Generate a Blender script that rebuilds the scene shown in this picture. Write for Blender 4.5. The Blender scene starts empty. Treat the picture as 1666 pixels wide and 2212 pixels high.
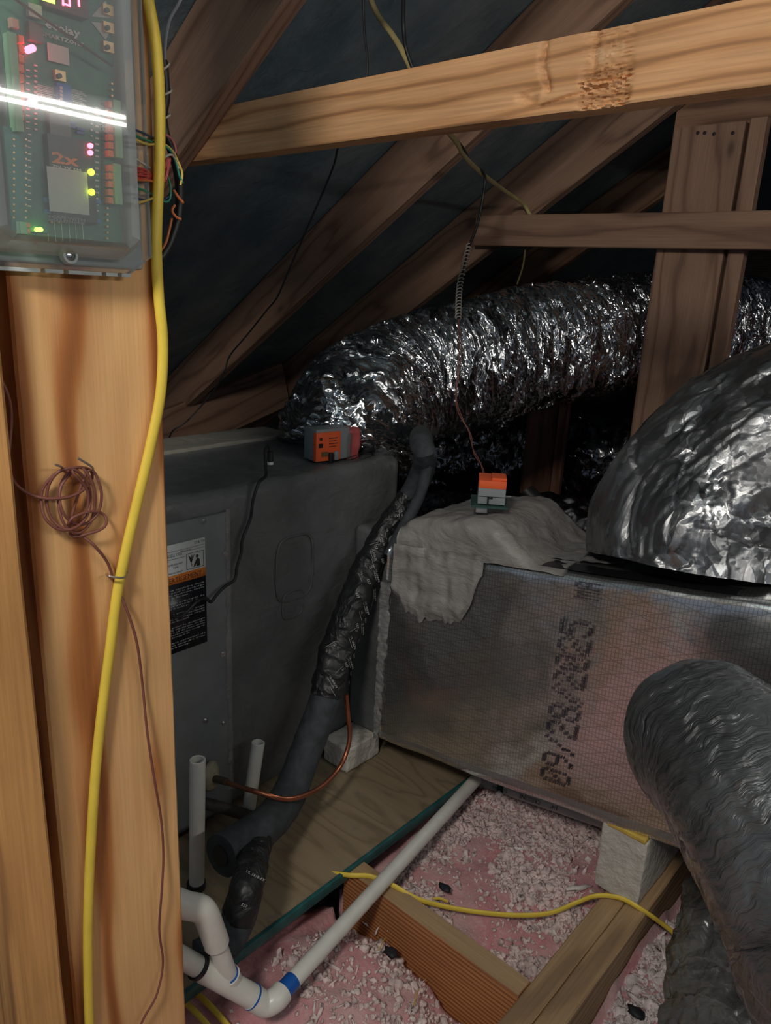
import bpy, bmesh, math, random
import numpy as np
from mathutils import Vector, Matrix
random.seed(7); RNG = np.random.default_rng(7)
# ------------------------------------------------------------------ camera, world, exposure
FPX = 1600.0; PITCH = math.radians(16.3); ROLL = math.radians(2.8); YAW = math.radians(41); CAM_H = 1.05
_h = np.array([-math.sin(YAW), math.cos(YAW), 0]); _r = np.array([math.cos(YAW), math.sin(YAW), 0]); _u = np.array([0, 0, 1.])
CF = _h*math.cos(PITCH) - _u*math.sin(PITCH); _U0 = _h*math.sin(PITCH) + _u*math.cos(PITCH)
CR = math.cos(ROLL)*_r + math.sin(ROLL)*_U0; CU = -math.sin(ROLL)*_r + math.cos(ROLL)*_U0
CO = np.array([0, 0, CAM_H])
cam_d = bpy.data.cameras.new('camera'); cam = bpy.data.objects.new('camera', cam_d)
bpy.context.scene.collection.objects.link(cam)
cam.matrix_world = Matrix(((CR[0], CU[0], -CF[0], CO[0]), (CR[1], CU[1], -CF[1], CO[1]), (CR[2], CU[2], -CF[2], CO[2]), (0, 0, 0, 1)))
cam_d.sensor_fit = 'VERTICAL'; cam_d.sensor_height = 36; cam_d.lens = 36*FPX/2212; cam_d.clip_start = .02
bpy.context.scene.camera = cam
W = bpy.data.worlds.new('world'); bpy.context.scene.world = W; W.use_nodes = True
W.node_tree.nodes['Background'].inputs[0].default_value = (.62, .78, 1, 1)
W.node_tree.nodes['Background'].inputs[1].default_value = .15
vs = bpy.context.scene.view_settings; vs.view_transform = 'Standard'; vs.look = 'None'; vs.gamma = 1; vs.use_curve_mapping = False
vs.exposure = 0.0
TUBE_POWER = 68.0       # emission strength of the shop light's two tubes
TUBE_COL = (1.0, .97, .90)
# soft fill lamp added behind the camera to brighten the post and trunk edge
wl = bpy.data.lights.new('fill_lamp', 'AREA'); wl.shape = 'DISK'; wl.size = .25; wl.energy = 15; wl.color = (1, .93, .84)
wlo = bpy.data.objects.new('fill_lamp', wl); bpy.context.scene.collection.objects.link(wlo)
wlo.location = (.02, -.62, 1.85); wlo.rotation_euler = (Vector((-1.0, 1.0, .5)) - wlo.location).to_track_quat('-Z', 'Y').to_euler()

C = bpy.context.scene.collection
def ray(x, y): return CF + CR*(x-833)/FPX - CU*(y-1106)/FPX
def at(x, y, ax, v):
    d = ray(x, y); i = 'xyz'.index(ax); return CO + d*((v-CO[i])/d[i])
def dep(x, y, Z): return CO + ray(x, y)*Z
def sm(t): return t*t*(3-2*t)
# ------------------------------------------------------------------ noise
def _hash(i, j, k):
    v = np.sin(i*127.1 + j*311.7 + k*74.7)*43758.5453
    return v - np.floor(v)
def vnoise(p):
    p = np.asarray(p, float); f = np.floor(p); t = p-f; t = t*t*(3-2*t); i, j, k = f[..., 0], f[..., 1], f[..., 2]
    r = 0
    for a in (0, 1):
        for b in (0, 1):
            for c in (0, 1):
                w = (t[..., 0] if a else 1-t[..., 0])*(t[..., 1] if b else 1-t[..., 1])*(t[..., 2] if c else 1-t[..., 2])
                r = r + w*_hash(i+a, j+b, k+c)
    return r*2-1
def fbm(p, o=3):
    p = np.asarray(p, float); r = 0; a = 1
    for _ in range(o): r = r + a*vnoise(p); p = p*2.03+11.3; a *= .5
    return r
def ridged(p): return 1-np.abs(vnoise(p))*2
def worley(p):
    """F2-F1 of jittered cells: creases between flat facets, plus a random tilt per cell"""
    f = np.floor(p); d1 = np.full(p.shape[:-1], 9.); d2 = d1.copy(); tilt = np.zeros(p.shape[:-1])
    for a in (-1, 0, 1):
        for b in (-1, 0, 1):
            for c in (-1, 0, 1):
                q = f + np.array([a, b, c]); i, j, k = q[..., 0], q[..., 1], q[..., 2]
                h = np.stack([_hash(i, j, k), _hash(i+7.1, j+3.3, k+9.9), _hash(i+2.7, j+8.1, k+5.5)], -1)
                dv = q+h-p; d = np.sqrt((dv**2).sum(-1)); m = d < d1
                tn = (dv*(h[..., ::-1]-.5)).sum(-1)
                d2 = np.where(m, d1, np.minimum(d2, d)); tilt = np.where(m, tn, tilt); d1 = np.where(m, d, d1)
    return d1, d2, tilt
# ------------------------------------------------------------------ objects
def props(o, label=None, cat=None, group=None, kind=None):
    for k, v in (('label', label), ('category', cat), ('group', group), ('kind', kind)):
        if v: o[k] = v
    return o
def thing(name, label, cat, loc=(0, 0, 0), group=None):
    o = bpy.data.objects.new(name, None); C.objects.link(o); o.location = Vector([float(c) for c in loc]); o.empty_display_size = .05
    return props(o, label, cat, group)
def wloc(o):
    v = Vector((0, 0, 0))
    while o is not None: v = v + o.location; o = o.parent
    return v
def mesh_obj(name, V, Fc, mat, parent=None, loc=None, smooth=True, uv=None, M=None, **pr):
    """V in world coordinates; the object's origin goes to loc (or to the parent's origin)"""
    V = np.asarray(V, float).reshape(-1, 3)
    pw = np.array(wloc(parent)) if parent is not None else np.zeros(3)
    l = np.array(loc, float) if loc is not None else (pw if parent is not None else V.mean(0)*[1, 1, 0]+[0, 0, V[:, 2].min()])
    if M is not None: L = V
    else: L = V-l
    me = bpy.data.meshes.new(name)
    if isinstance(Fc, np.ndarray):
        n = len(Fc); k = Fc.shape[1]
        me.vertices.add(len(L)); me.vertices.foreach_set('co', L.astype(np.float32).ravel())
        me.loops.add(n*k); me.loops.foreach_set('vertex_index', Fc.astype(np.int32).ravel())
        me.polygons.add(n); me.polygons.foreach_set('loop_start', np.arange(0, n*k, k, dtype=np.int32)); me.polygons.foreach_set('loop_total', np.full(n, k, dtype=np.int32))
        me.update(calc_edges=True)
    else:
        me.from_pydata(L.tolist(), [], Fc); me.update()
    if uv is not None:
        lay = me.uv_layers.new(name='UVMap'); idx = np.empty(len(me.loops), dtype=np.int32); me.loops.foreach_get('vertex_index', idx)
        lay.data.foreach_set('uv', np.asarray(uv, np.float32)[idx].ravel())
    me.polygons.foreach_set('use_smooth', np.full(len(me.polygons), smooth, dtype=bool))
    if mat: me.materials.append(mat)
    o = bpy.data.objects.new(name, me); C.objects.link(o)
    if M is not None:
        if parent is not None:
            o.parent = parent; o.matrix_local = Matrix.Translation(-Vector(pw)) @ M
        else: o.matrix_world = M
    else:
        o.location = l-pw
        if parent is not None: o.parent = parent
    return props(o, **pr)
def finish(o, angle=40):
    me = o.data
    try: me.set_sharp_from_angle(angle=math.radians(angle))
    except Exception: pass
    return o
def boxgeo(lo, hi, bev=.0, seg=2):
    bm = bmesh.new(); bmesh.ops.create_cube(bm, size=1)
    lo = Vector(lo); hi = Vector(hi)
    for v in bm.verts: v.co = Vector([lo[i]+(v.co[i]+.5)*(hi[i]-lo[i]) for i in range(3)])
    if bev > 0: bmesh.ops.bevel(bm, geom=bm.edges[:], offset=bev, segments=seg, profile=.6, affect='EDGES')
    V = [v.co[:] for v in bm.verts]; bm.verts.index_update(); Fc = [[v.index for v in f.verts] for f in bm.faces]; bm.free()
    return V, Fc
def join(*gs):
    V = []; Fc = []
    for v, f in gs:
        b = len(V); V += [tuple(a) for a in v]; Fc += [[i+b for i in q] for q in f]
    return V, Fc
def box(name, lo, hi, mat, parent=None, bev=.001, **k):
    V, Fc = boxgeo([min(a, b) for a, b in zip(lo, hi)], [max(a, b) for a, b in zip(lo, hi)], bev)
    return finish(mesh_obj(name, V, Fc, mat, parent, **k))
def catmull(pts, n):
    P = np.array(pts, float); P = np.vstack([2*P[0]-P[1], P, 2*P[-1]-P[-2]]); out = []
    m = len(P)-3
    t = np.linspace(0, m-1e-6, n*4); i = t.astype(int); f = (t-i)[:, None]
    a, b, c, d = P[i], P[i+1], P[i+2], P[i+3]
    X = .5*((2*b)+(-a+c)*f+(2*a-5*b+4*c-d)*f*f+(-a+3*b-3*c+d)*f**3)
    s = np.r_[0, np.cumsum(np.linalg.norm(np.diff(X[:, :3], axis=0), axis=1))]
    q = np.linspace(0, s[-1], n)
    return np.stack([np.interp(q, s, X[:, k]) for k in range(X.shape[1])], 1), q
def frames(P, hint=(0.13, .21, 1)):
    T = np.gradient(P, axis=0); T /= np.linalg.norm(T, axis=1)[:, None]
    N = np.zeros_like(P); h = np.array(hint, float); n = h-T[0]*(h@T[0]); n /= np.linalg.norm(n); N[0] = n
    for i in range(1, len(P)):
        n = N[i-1]-T[i]*(N[i-1]@T[i]); N[i] = n/np.linalg.norm(n)
    return T, N, np.cross(T, N)
def sweepgeo(pts, r, n=40, seg=10, ry=None, hint=(0.13, .21, 1), cap=True, straight=False):
    if straight:
        P = np.array(pts, float)
    else: P, _ = catmull(pts, n)
    T, N, B = frames(P, hint); th = np.linspace(0, 2*math.pi, seg, endpoint=False)
    rr = np.broadcast_to(np.asarray(r, float), (len(P),)) if np.ndim(r) else np.full(len(P), r)
    k = 1 if ry is None else ry/r
    V = P[:, None]+rr[:, None, None]*(np.cos(th)[None, :, None]*N[:, None]+k*np.sin(th)[None, :, None]*B[:, None])
    m = len(P); i = np.arange(m-1)[:, None]; j = np.arange(seg)[None]
    Fc = np.stack([i*seg+j, i*seg+(j+1) % seg, (i+1)*seg+(j+1) % seg, (i+1)*seg+j], -1).reshape(-1, 4).tolist()
    if cap: Fc += [list(range(seg))[::-1], [(m-1)*seg+q for q in range(seg)]]
    return V.reshape(-1, 3).tolist(), Fc
def tube(name, pts, r, mat, parent=None, **k):
    g = {a: k.pop(a) for a in ('n', 'seg', 'ry', 'hint', 'straight', 'cap') if a in k}
    V, Fc = sweepgeo(pts, r, **g); return finish(mesh_obj(name, V, Fc, mat, parent, **k), 60)
def lathe(name, axis0, axis1, prof, mat, parent=None, seg=24, **k):
    """profile (t along the axis in metres, radius)"""
    a = np.array(axis0, float); d = np.array(axis1, float)-a; L = np.linalg.norm(d); d /= L
    h = np.array([0, 0, 1.]) if abs(d[2]) < .9 else np.array([1., 0, 0]); n = np.cross(h, d); n /= np.linalg.norm(n); b = np.cross(d, n)
    th = np.linspace(0, 2*math.pi, seg, endpoint=False); V = []; Fc = []
    for t, r in prof: V += (a+d*t+r*(np.cos(th)[:, None]*n+np.sin(th)[:, None]*b)).tolist()
    for i in range(len(prof)-1):
        for j in range(seg): Fc.append([i*seg+j, i*seg+(j+1) % seg, (i+1)*seg+(j+1) % seg, (i+1)*seg+j])
    return finish(mesh_obj(name, V, Fc, mat, parent, **k), 35)
def grid(nx, ny):
    i = np.arange(nx-1)[:, None]; j = np.arange(ny-1)[None]
    return np.stack([i*ny+j, (i+1)*ny+j, (i+1)*ny+j+1, i*ny+j+1], -1).reshape(-1, 4)
def basis(xd, zd, loc):
    x = Vector(xd).normalized(); z = Vector(zd); z = (z-x*z.dot(x)).normalized(); y = z.cross(x)
    return Matrix(((x[0], y[0], z[0], loc[0]), (x[1], y[1], z[1], loc[1]), (x[2], y[2], z[2], loc[2]), (0, 0, 0, 1)))
def board(name, p0, p1, w, t, face, mat, parent=None, bev=.0025, wane=0, warp=.0015, **k):
    """timber from p0 to p1 (centre of the near face); face = direction of the face w wide; local X runs along the grain"""
    p0 = Vector([float(c) for c in p0]); p1 = Vector([float(c) for c in p1]); L = (p1-p0).length
    M = basis(p1-p0, face, p0)
    n = max(6, int(L/.04)); prof = [(-w/2+bev, 0), (w/2-bev, 0), (w/2, -bev), (w/2, -t+bev), (w/2-bev, -t), (-w/2+bev, -t), (-w/2, -t+bev), (-w/2, -bev)]
    if wane: prof = [(-w/2+bev, 0), (w/2-wane, 0), (w/2-wane*.45, -wane*.35), (w/2, -wane*1.3), (w/2, -t+bev), (w/2-bev, -t), (-w/2+bev, -t), (-w/2, -t+bev), (-w/2, -bev)]
    m = len(prof); xs = np.linspace(0, L, n); V = []
    for x in xs:
        dy, dz = warp*vnoise([x*2.1, 3.3, p0.x*7]), warp*vnoise([x*1.7, 8.1, p0.y*7])
        for a, b in prof: V.append((x, a+dy+.0006*vnoise([x*30, a*50, 1.]), b+dz))
    i = np.arange(n-1)[:, None]; j = np.arange(m)[None]
    Fc = np.stack([i*m+j, (i+1)*m+j, (i+1)*m+(j+1) % m, i*m+(j+1) % m], -1).reshape(-1, 4).tolist()
    Fc += [list(range(m)), [(n-1)*m+q for q in range(m)][::-1]]
    return finish(mesh_obj(name, V, Fc, mat, parent, M=M, **k), 30)
# ------------------------------------------------------------------ materials
class NT:
    def __init__(s, name):
        s.m = bpy.data.materials.new(name); s.m.use_nodes = True; s.t = s.m.node_tree; s.t.nodes.clear()
        s.out = s.n('ShaderNodeOutputMaterial')
    def n(s, ty, **k):
        q = s.t.nodes.new(ty)
        for a, b in k.items():
            if a.startswith('i_'):
                key = a[2:]; key = int(key) if key.isdigit() else key.replace('_', ' ')
                if hasattr(b, 'bl_idname') and 'Socket' in b.bl_idname: s.t.links.new(b, q.inputs[key])
                else: q.inputs[key].default_value = b
            else: setattr(q, a, b)
        return q
    def l(s, a, b): s.t.links.new(a, b)
    def ramp(s, fac, stops, interp='LINEAR'):
        q = s.n('ShaderNodeValToRGB'); s.l(fac, q.inputs[0]); e = q.color_ramp; e.interpolation = interp
        while len(e.elements) > 1: e.elements.remove(e.elements[-1])
        e.elements[0].position = stops[0][0]; e.elements[0].color = c4(stops[0][1])
        for p, c in stops[1:]: z = e.elements.new(p); z.color = c4(c)
        return q.outputs[0]
    def math(s, op, a, b=0.0, c=0.0):
        q = s.n('ShaderNodeMath', operation=op)
        for i, v in enumerate((a, b, c)):
            if hasattr(v, 'bl_idname'): s.l(v, q.inputs[i])
            else: q.inputs[i].default_value = v
        return q.outputs[0]
    def vec(s, op, a, b):
        q = s.n('ShaderNodeVectorMath', operation=op)
        for i, v in enumerate((a, b)):
            if hasattr(v, 'bl_idname'): s.l(v, q.inputs[i])
            else: q.inputs[i].default_value = v
        return q.outputs[0]
    def noise(s, v, sc, det=3, rough=.55, dist=0):
        q = s.n('ShaderNodeTexNoise'); s.l(v, q.inputs['Vector']); q.inputs['Scale'].default_value = sc; q.inputs['Detail'].default_value = det
        q.inputs['Roughness'].default_value = rough; q.inputs['Distortion'].default_value = dist; return q
    def mix(s, f, a, b, blend='MIX'):
        q = s.n('ShaderNodeMix', data_type='RGBA', blend_type=blend)
        for i, v in ((0, f), (6, a), (7, b)):
            if hasattr(v, 'bl_idname'): s.l(v, q.inputs[i])
            else: q.inputs[i].default_value = v if i == 0 else c4(v)
        return q.outputs[2]
    def bump(s, h, st=.3, d=.01, nrm=None):
        q = s.n('ShaderNodeBump'); s.l(h, q.inputs['Height']); q.inputs['Strength'].default_value = st; q.inputs['Distance'].default_value = d
        if nrm is not None: s.l(nrm, q.inputs['Normal'])
        return q.outputs[0]
    def bsdf(s, col, rough=.5, metal=0, nrm=None, **k):
        q = s.n('ShaderNodeBsdfPrincipled')
        for key, v in (('Base Color', c4(col) if isinstance(col, tuple) else col), ('Roughness', rough), ('Metallic', metal), *((a.replace('_', ' '), b) for a, b in k.items())):
            if hasattr(v, 'bl_idname'): s.l(v, q.inputs[key])
            else: q.inputs[key].default_value = v
        if nrm is not None: s.l(nrm, q.inputs['Normal'])
        return q.outputs[0]
    def done(s, sh): s.l(sh, s.out.inputs[0]); return s.m
def c4(c): return tuple(c)+((1,) if len(c) == 3 else ())
def plain(name, col, rough=.5, metal=0, nz=0, nsc=40, b=0, **k):
    t = NT(name); o = t.n('ShaderNodeTexCoord').outputs['Object']; c = col
    nn = t.noise(o, nsc, 4).outputs[0]
    if nz: c = t.mix(t.ramp(nn, [(.3, (0, 0, 0)), (.7, (1, 1, 1))]), tuple(x*(1-nz) for x in col), tuple(min(1, x*(1+nz)) for x in col))
    return t.done(t.bsdf(c, rough, metal, t.bump(nn, b, .01) if b else None, **k))
def glow(name, col, st):
    t = NT(name); q = t.n('ShaderNodeEmission'); q.inputs[0].default_value = c4(col); q.inputs[1].default_value = st; return t.done(q.outputs[0])
def wood(name, light, mid, dark, period=.012, off=(.02, .13), amp=.028, xs=.35, fine=.35, knots=True, rough=.6, contrast=1, stain=None):
    t = NT(name); o = t.n('ShaderNodeTexCoord').outputs['Object']
    oi = t.n('ShaderNodeObjectInfo').outputs['Random']
    rnd = t.vec('SCALE', (1, .2, .2), (0, 0, 0)); rnd.node.inputs['Scale'].default_value = 9; t.l(oi, rnd.node.inputs['Scale'])
    p = t.vec('ADD', o, (0, off[0], off[1]))
    st = t.vec('MULTIPLY', o, (1.6, 9, 9)); st = t.vec('ADD', st, rnd)
    nz = t.noise(st, 1.1, 2, .5).outputs[1]
    warp = t.vec('MULTIPLY', t.vec('SUBTRACT', nz, (.5, .5, .5)), (0, amp*2, amp*2))
    q = t.vec('ADD', t.vec('MULTIPLY', p, (xs*.1, 1, 1)), warp)
    w = t.n('ShaderNodeTexWave', wave_type='RINGS', rings_direction='X', wave_profile='SIN'); t.l(q, w.inputs['Vector'])
    w.inputs['Scale'].default_value = .314/period; w.inputs['Distortion'].default_value = .8; w.inputs['Detail'].default_value = 2; w.inputs['Detail Scale'].default_value = 1.5
    g = t.ramp(w.outputs[1], [(0, light), (.55, tuple(a*.6+b*.4 for a, b in zip(light, mid))), (.85, mid), (1, tuple(a*.5+b*.5 for a, b in zip(mid, dark)))])
    fv = t.vec('MULTIPLY', o, (6, 260, 260)); fn = t.noise(fv, 1, 3, .6).outputs[0]
    g = t.mix(fine, g, t.ramp(fn, [(.3, (.45, .42, .4)), (.7, (1.15, 1.12, 1.1))]), 'MULTIPLY')
    bl = t.noise(t.vec('ADD', t.vec('MULTIPLY', o, (3, 7, 7)), rnd), 1, 3).outputs[0]
    g = t.mix(.6*contrast, g, t.ramp(bl, [(.3, (.62, .58, .55)), (.55, (1, 1, 1)), (.75, (1.18, 1.15, 1.1))]), 'MULTIPLY')
    if knots:
        kv = t.vec('ADD', t.vec('MULTIPLY', o, (4.2, 9, 9)), rnd)
        v = t.n('ShaderNodeTexVoronoi'); t.l(kv, v.inputs['Vector']); v.inputs['Scale'].default_value = 1; v.inputs['Randomness'].default_value = 1
        kd = v.outputs['Distance']
        g = t.mix(t.ramp(kd, [(.07, (1, 1, 1)), (.12, (.3, .3, .3)), (.22, (0, 0, 0))]), g, dark)
    if stain:
        sn = t.noise(t.vec('ADD', o, (3, 1, 2)), 14, 4, .6).outputs[0]
        g = t.mix(t.ramp(sn, [(.66, (0, 0, 0)), (.74, (.7, .7, .7))]), g, stain)
    return t.done(t.bsdf(g, rough, 0, t.bump(fn, .18, .002, t.bump(w.outputs[1], .12, .002)), Specular_IOR_Level=.3))
def foil(name, col=(.78, .79, .80), rough=.16, su=14, sv=5, st=.8, fine=.5, dirt=.0, metal=1, scrim=0.0):
    """crumpled metallised film; UV in metres, u along the duct, v round it"""
    t = NT(name); uv = t.n('ShaderNodeTexCoord').outputs['UV']
    dn = t.noise(uv, 9, 3, .6).outputs[1]; w = t.vec('MULTIPLY', t.vec('SUBTRACT', dn, (.5, .5, .5)), (.10, .10, 0))
    p = t.vec('ADD', uv, w); h = None; nr = None
    acc = t.n('ShaderNodeNewGeometry').outputs['Normal']
    for k, (a, b, amt) in enumerate(((su, sv, .62), (su*2.4, sv*2.4, .50), (su*5, sv*6.5, .34*fine*2))):
        q = t.vec('MULTIPLY', p, (a, b, 1)); v = t.n('ShaderNodeTexVoronoi', feature='F1'); t.l(q, v.inputs['Vector']); v.inputs['Scale'].default_value = 1
        k_ = st*amt; acc = t.vec('ADD', acc, t.vec('MULTIPLY', t.vec('SUBTRACT', v.outputs['Color'], (.5, .5, .5)), (k_, k_, k_)))
    nr = t.n('ShaderNodeVectorMath', operation='NORMALIZE'); t.l(acc, nr.inputs[0]); nr = nr.outputs[0]
    f = t.noise(t.vec('MULTIPLY', uv, (su*9, sv*5, 1)), 1, 3, .6).outputs[0]; nr = t.bump(f, .25*fine, .003, nr)
    c = col
    b = t.noise(uv, 12, 4, .6).outputs[0]
    c = t.mix(t.ramp(b, [(.35, (0, 0, 0)), (.7, (1, 1, 1))]), tuple(x*(1-dirt) for x in col), col)
    rr = t.ramp(b, [(.3, (rough*1.7,)*3), (.7, (rough*.7,)*3)])
    return t.done(t.bsdf(c, rr, metal, nr))

PINE = wood('pine_post', (.84, .50, .22), (.50, .195, .06), (.24, .08, .025), period=.034, off=(.02, .07), amp=.05, knots=False, fine=.2, contrast=.8)
PINE2 = wood('pine_stud', (.62, .33, .12), (.50, .25, .09), (.2, .09, .04), period=.02, off=(.0, .2), knots=False, fine=.4)
BEAMW = wood('pine_beam', (.80, .46, .23), (.72, .38, .17), (.22, .10, .05), period=.03, off=(.01, .2), amp=.045, stain=(.85, .62, .38))
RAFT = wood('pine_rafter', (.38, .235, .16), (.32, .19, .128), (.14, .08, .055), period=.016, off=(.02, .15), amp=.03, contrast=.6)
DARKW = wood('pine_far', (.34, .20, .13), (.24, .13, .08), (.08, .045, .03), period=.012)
JOISTW = wood('fir_joist', (.66, .30, .12), (.40, .155, .06), (.2, .08, .04), period=.0085, off=(.40, .0), amp=.008, knots=False)
JOISTT = wood('grey_joist', (.50, .34, .19), (.42, .28, .155), (.2, .13, .08), period=.014, off=(.0, .2), knots=False, stain=(.25, .25, .22))
REDW = wood('red_joist', (.30, .15, .10), (.22, .10, .065), (.06, .03, .025), period=.02)
PLY = wood('plywood', (.30, .235, .15), (.27, .205, .13), (.18, .14, .09), period=.05, off=(.1, .5), amp=.25, xs=6, fine=.15, knots=False, stain=(.15, .15, .14))

# ================================================================== setting
def deckmat():
    t = NT('radiant_barrier_deck'); o = t.n('ShaderNodeTexCoord').outputs['Object']
    f = t.noise(o, 26, 5, .65, 1.2).outputs[0]; g = t.noise(t.vec('MULTIPLY', o, (1, 1.6, 1)), 5, 4, .6).outputs[0]
    c = t.mix(t.ramp(g, [(.35, (0, 0, 0)), (.65, (1, 1, 1))]), (.16, .25, .30), (.30, .38, .41))
    n = t.bump(f, .35, .01, t.bump(g, .5, .03))
    return t.done(t.bsdf(c, .40, .45, n))
DECK = deckmat()
A0 = 2.36; SL = math.tan(math.radians(33))
def deckplane(name, x0, x1, flip, parent=None):
    y0, y1 = -1.2, 4.6; z = lambda x: A0+SL*x if not flip else A0+SL*1.4-SL*(x-1.4)
    n = 6; V = []
    for th in (0, .02):
        V += [(x0, y0, z(x0)+th), (x1, y0, z(x1)+th), (x1, y1, z(x1)+th), (x0, y1, z(x0)+th)]
    Fc = [[0, 1, 2, 3], [7, 6, 5, 4], [0, 4, 5, 1], [1, 5, 6, 2], [2, 6, 7, 3], [3, 7, 4, 0]]
    return mesh_obj(name, V, Fc, DECK, loc=(x0, y0, z(x0)), smooth=False, kind='structure')
deckplane('ceiling', -3.75, 1.4, False); deckplane('ceiling', 1.4, 5.0, True)
DRY = plain('ceiling_board', (.25, .20, .18), .9, nz=.3)
box('floor', (-3.9, -1.2, -.26), (5.0, 4.6, -.24), DRY, kind='structure', bev=0)
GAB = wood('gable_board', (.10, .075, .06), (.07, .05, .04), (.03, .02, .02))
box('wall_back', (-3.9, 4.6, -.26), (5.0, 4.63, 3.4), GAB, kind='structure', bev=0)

rl = [('wide dark rafter at upper left, its foot hidden behind the pine post', .885, .168),
      ('rafter crossed by the thin black hanging wire, running under the long tie beam', 1.60, .148),
      ('grooved rafter whose foot disappears behind the big crinkled foil duct', 2.14, .165),
      ('faint rafter in the dark behind the upright support board', 2.76, .14)]
cs = math.cos(math.radians(33)); sn = math.sin(math.radians(33))
for lab, y, dpt in rl:
    d = Vector((cs, 0, sn)); nn = Vector((sn, 0, -cs))
    x0, x1 = -3.3, .9
    a = Vector((x0, y, A0+SL*x0))+nn*(dpt/2+.001); b = Vector((x1, y, A0+SL*x1))+nn*(dpt/2+.001)
    if y == 2.14: b = Vector((-.66, y, A0+SL*-.66))+nn*(dpt/2+.001)
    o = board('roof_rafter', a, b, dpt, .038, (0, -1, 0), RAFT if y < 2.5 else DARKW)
    props(o, lab, 'rafter', 'rafters under the left roof slope')
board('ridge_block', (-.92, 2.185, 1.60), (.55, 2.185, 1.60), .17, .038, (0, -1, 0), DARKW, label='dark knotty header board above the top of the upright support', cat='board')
# tie beam with its chewed patch
def beam():
    x0, x1, z0, z1, y0 = -1.53, .25, 1.284, 1.370, .924
    nx, nz = 620, 60; X, Z = np.meshgrid(np.linspace(x0, x1, nx), np.linspace(0, 1, nz), indexing='ij')
    zz = z0+Z*(z1-z0); p = np.stack([X*60, zz*60, np.zeros_like(X)], -1)
    def px(x): return at(x, 150, 'y', y0)[0]
    d = .0006*vnoise(np.stack([X*12, zz*300, X*0], -1))
    # narrow vertical gouge and its foot
    g1 = np.exp(-((X-(px(1178)+.006*np.sin(Z*6)))/.0055)**2)*sm(np.clip((Z-.24)*9, 0, 1))
    foot = np.exp(-((X-px(1150))/.016)**2)*np.exp(-((Z-.27)/.12)**2)
    d += g1*(.0060+.004*vnoise(p*[2, 3.5, 1]))+foot*(.008+.006*vnoise(p*[2, 2, 1]))
    # broad patch of torn grain
    m = sm(np.clip((X-px(1248))/.012, 0, 1))*sm(np.clip((px(1375)-X)/.012, 0, 1))
    lowm = sm(np.clip((px(1370)-X)/.02, 0, 1))*sm(np.clip((X-px(1215))/.06, 0, 1))*sm(np.clip((.34-Z)*6, 0, 1))
    d1_, d2_, tl_ = worley(np.stack([X*110+2*vnoise(p*.5), zz*260, X*0+.3], -1)); st = np.clip(tl_*3.2, -1, 1)+.5*np.round(vnoise(np.stack([X*60, zz*160, X*0], -1))*2)/2-(.8*(d2_-d1_ < .12))
    up = .3+.7*sm(np.clip((.62-Z)*3.2, 0, 1))
    d += m*up*(.0035+.0036*np.clip(-st, -.9, 1)+.0012*vnoise(p*[5, 10, 1]))+lowm*(.003+.005*np.clip(st, 0, 1))
    col = np.exp(-((X-px(1280))/.004)**2)*(Z > .45)*.004; d += col
    crack = np.exp(-((Z-(.12+.16*(X-px(1165))/(px(1300)-px(1165))))/.02)**2)*sm(np.clip((X-px(1160))/.01, 0, 1))*sm(np.clip((px(1310)-X)/.01, 0, 1))
    d += crack*.004
    edge = np.minimum(Z, 1-Z)*(z1-z0); d += np.clip(.003-edge, 0, 1)**2*130
    front = np.stack([X, y0+d, zz], -1).reshape(-1, 3)
    F1 = grid(nx, nz)[:, ::1]
    back = front.copy().reshape(nx, nz, 3); b0 = np.stack([X[:, 0], np.full(nx, y0+.038), np.full(nx, z0)], -1); b1 = np.stack([X[:, 0], np.full(nx, y0+.038), np.full(nx, z1)], -1)
    V = np.vstack([front, b0, b1]); n0 = nx*nz; i = np.arange(nx-1)
    Fb = np.stack([i*nz, n0+i, n0+i+1, (i+1)*nz], -1); Ft = np.stack([i*nz+nz-1, (i+1)*nz+nz-1, n0+nx+i+1, n0+nx+i], -1); Fk = np.stack([n0+i, n0+nx+i, n0+nx+i+1, n0+i+1], -1)
    loc = np.array([x0, y0, (z0+z1)/2])
    o = mesh_obj('tie_beam', V, np.vstack([F1, Fb, Ft, Fk]), BEAMW, loc=loc, label='long pine tie beam across the top with a chewed and splintered patch', cat='beam')
    finish(o, 35)
beam()

# big pine post, narrow stud beside it
board('wall_post', (-.655, .338, -.02), (-.655, .338, 1.72), .140, .038, (1, 0, 0), PINE, label='broad warm pine post carrying the yellow cable and the control box', cat='post', warp=.0006)
Mst = board('wall_stud', (-.628, .222, -.02), (-.628, .222, 1.70), .050, .085, (1, -.10, 0), PINE2, wane=.012, label='narrow pine stud with a worn edge at the left border', cat='stud')
# upright support of two boards
sb_ = thing('support_post', 'wide upright support board behind the horizontal brace, four screw holes on top', 'post', (-.812, 2.14, 0))
board('support_board', (-.812, 2.14, .0), (-.812, 2.14, 1.515), .184, .038, (0, -1, 0), RAFT, sb_)
board('support_post', (-.689, 2.14, .0), (-.689, 2.14, 1.52), .040, .038, (0, -1, 0), RAFT, label='narrow upright board beside the wide support board', cat='post')
o = board('cross_brace', (-1.50, 2.10, 1.264), (.45, 2.10, 1.235), .092, .036, (0, -1, 0), RAFT, label='horizontal brace board nailed across the support and the grooved rafter', cat='brace')
NAIL = plain('dark_nail', (.05, .04, .04), .5, .6)
for x, y in ((1508, 287), (1523, 287), (1543, 289), (1584, 287)):
    q = at(x, y, 'y', 2.138); lathe('screw_hole', q, q+np.array([0, -.004, 0]), [(0, .0045), (.001, .0045), (.0015, .0001)], NAIL, sb_, seg=10)
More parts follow.
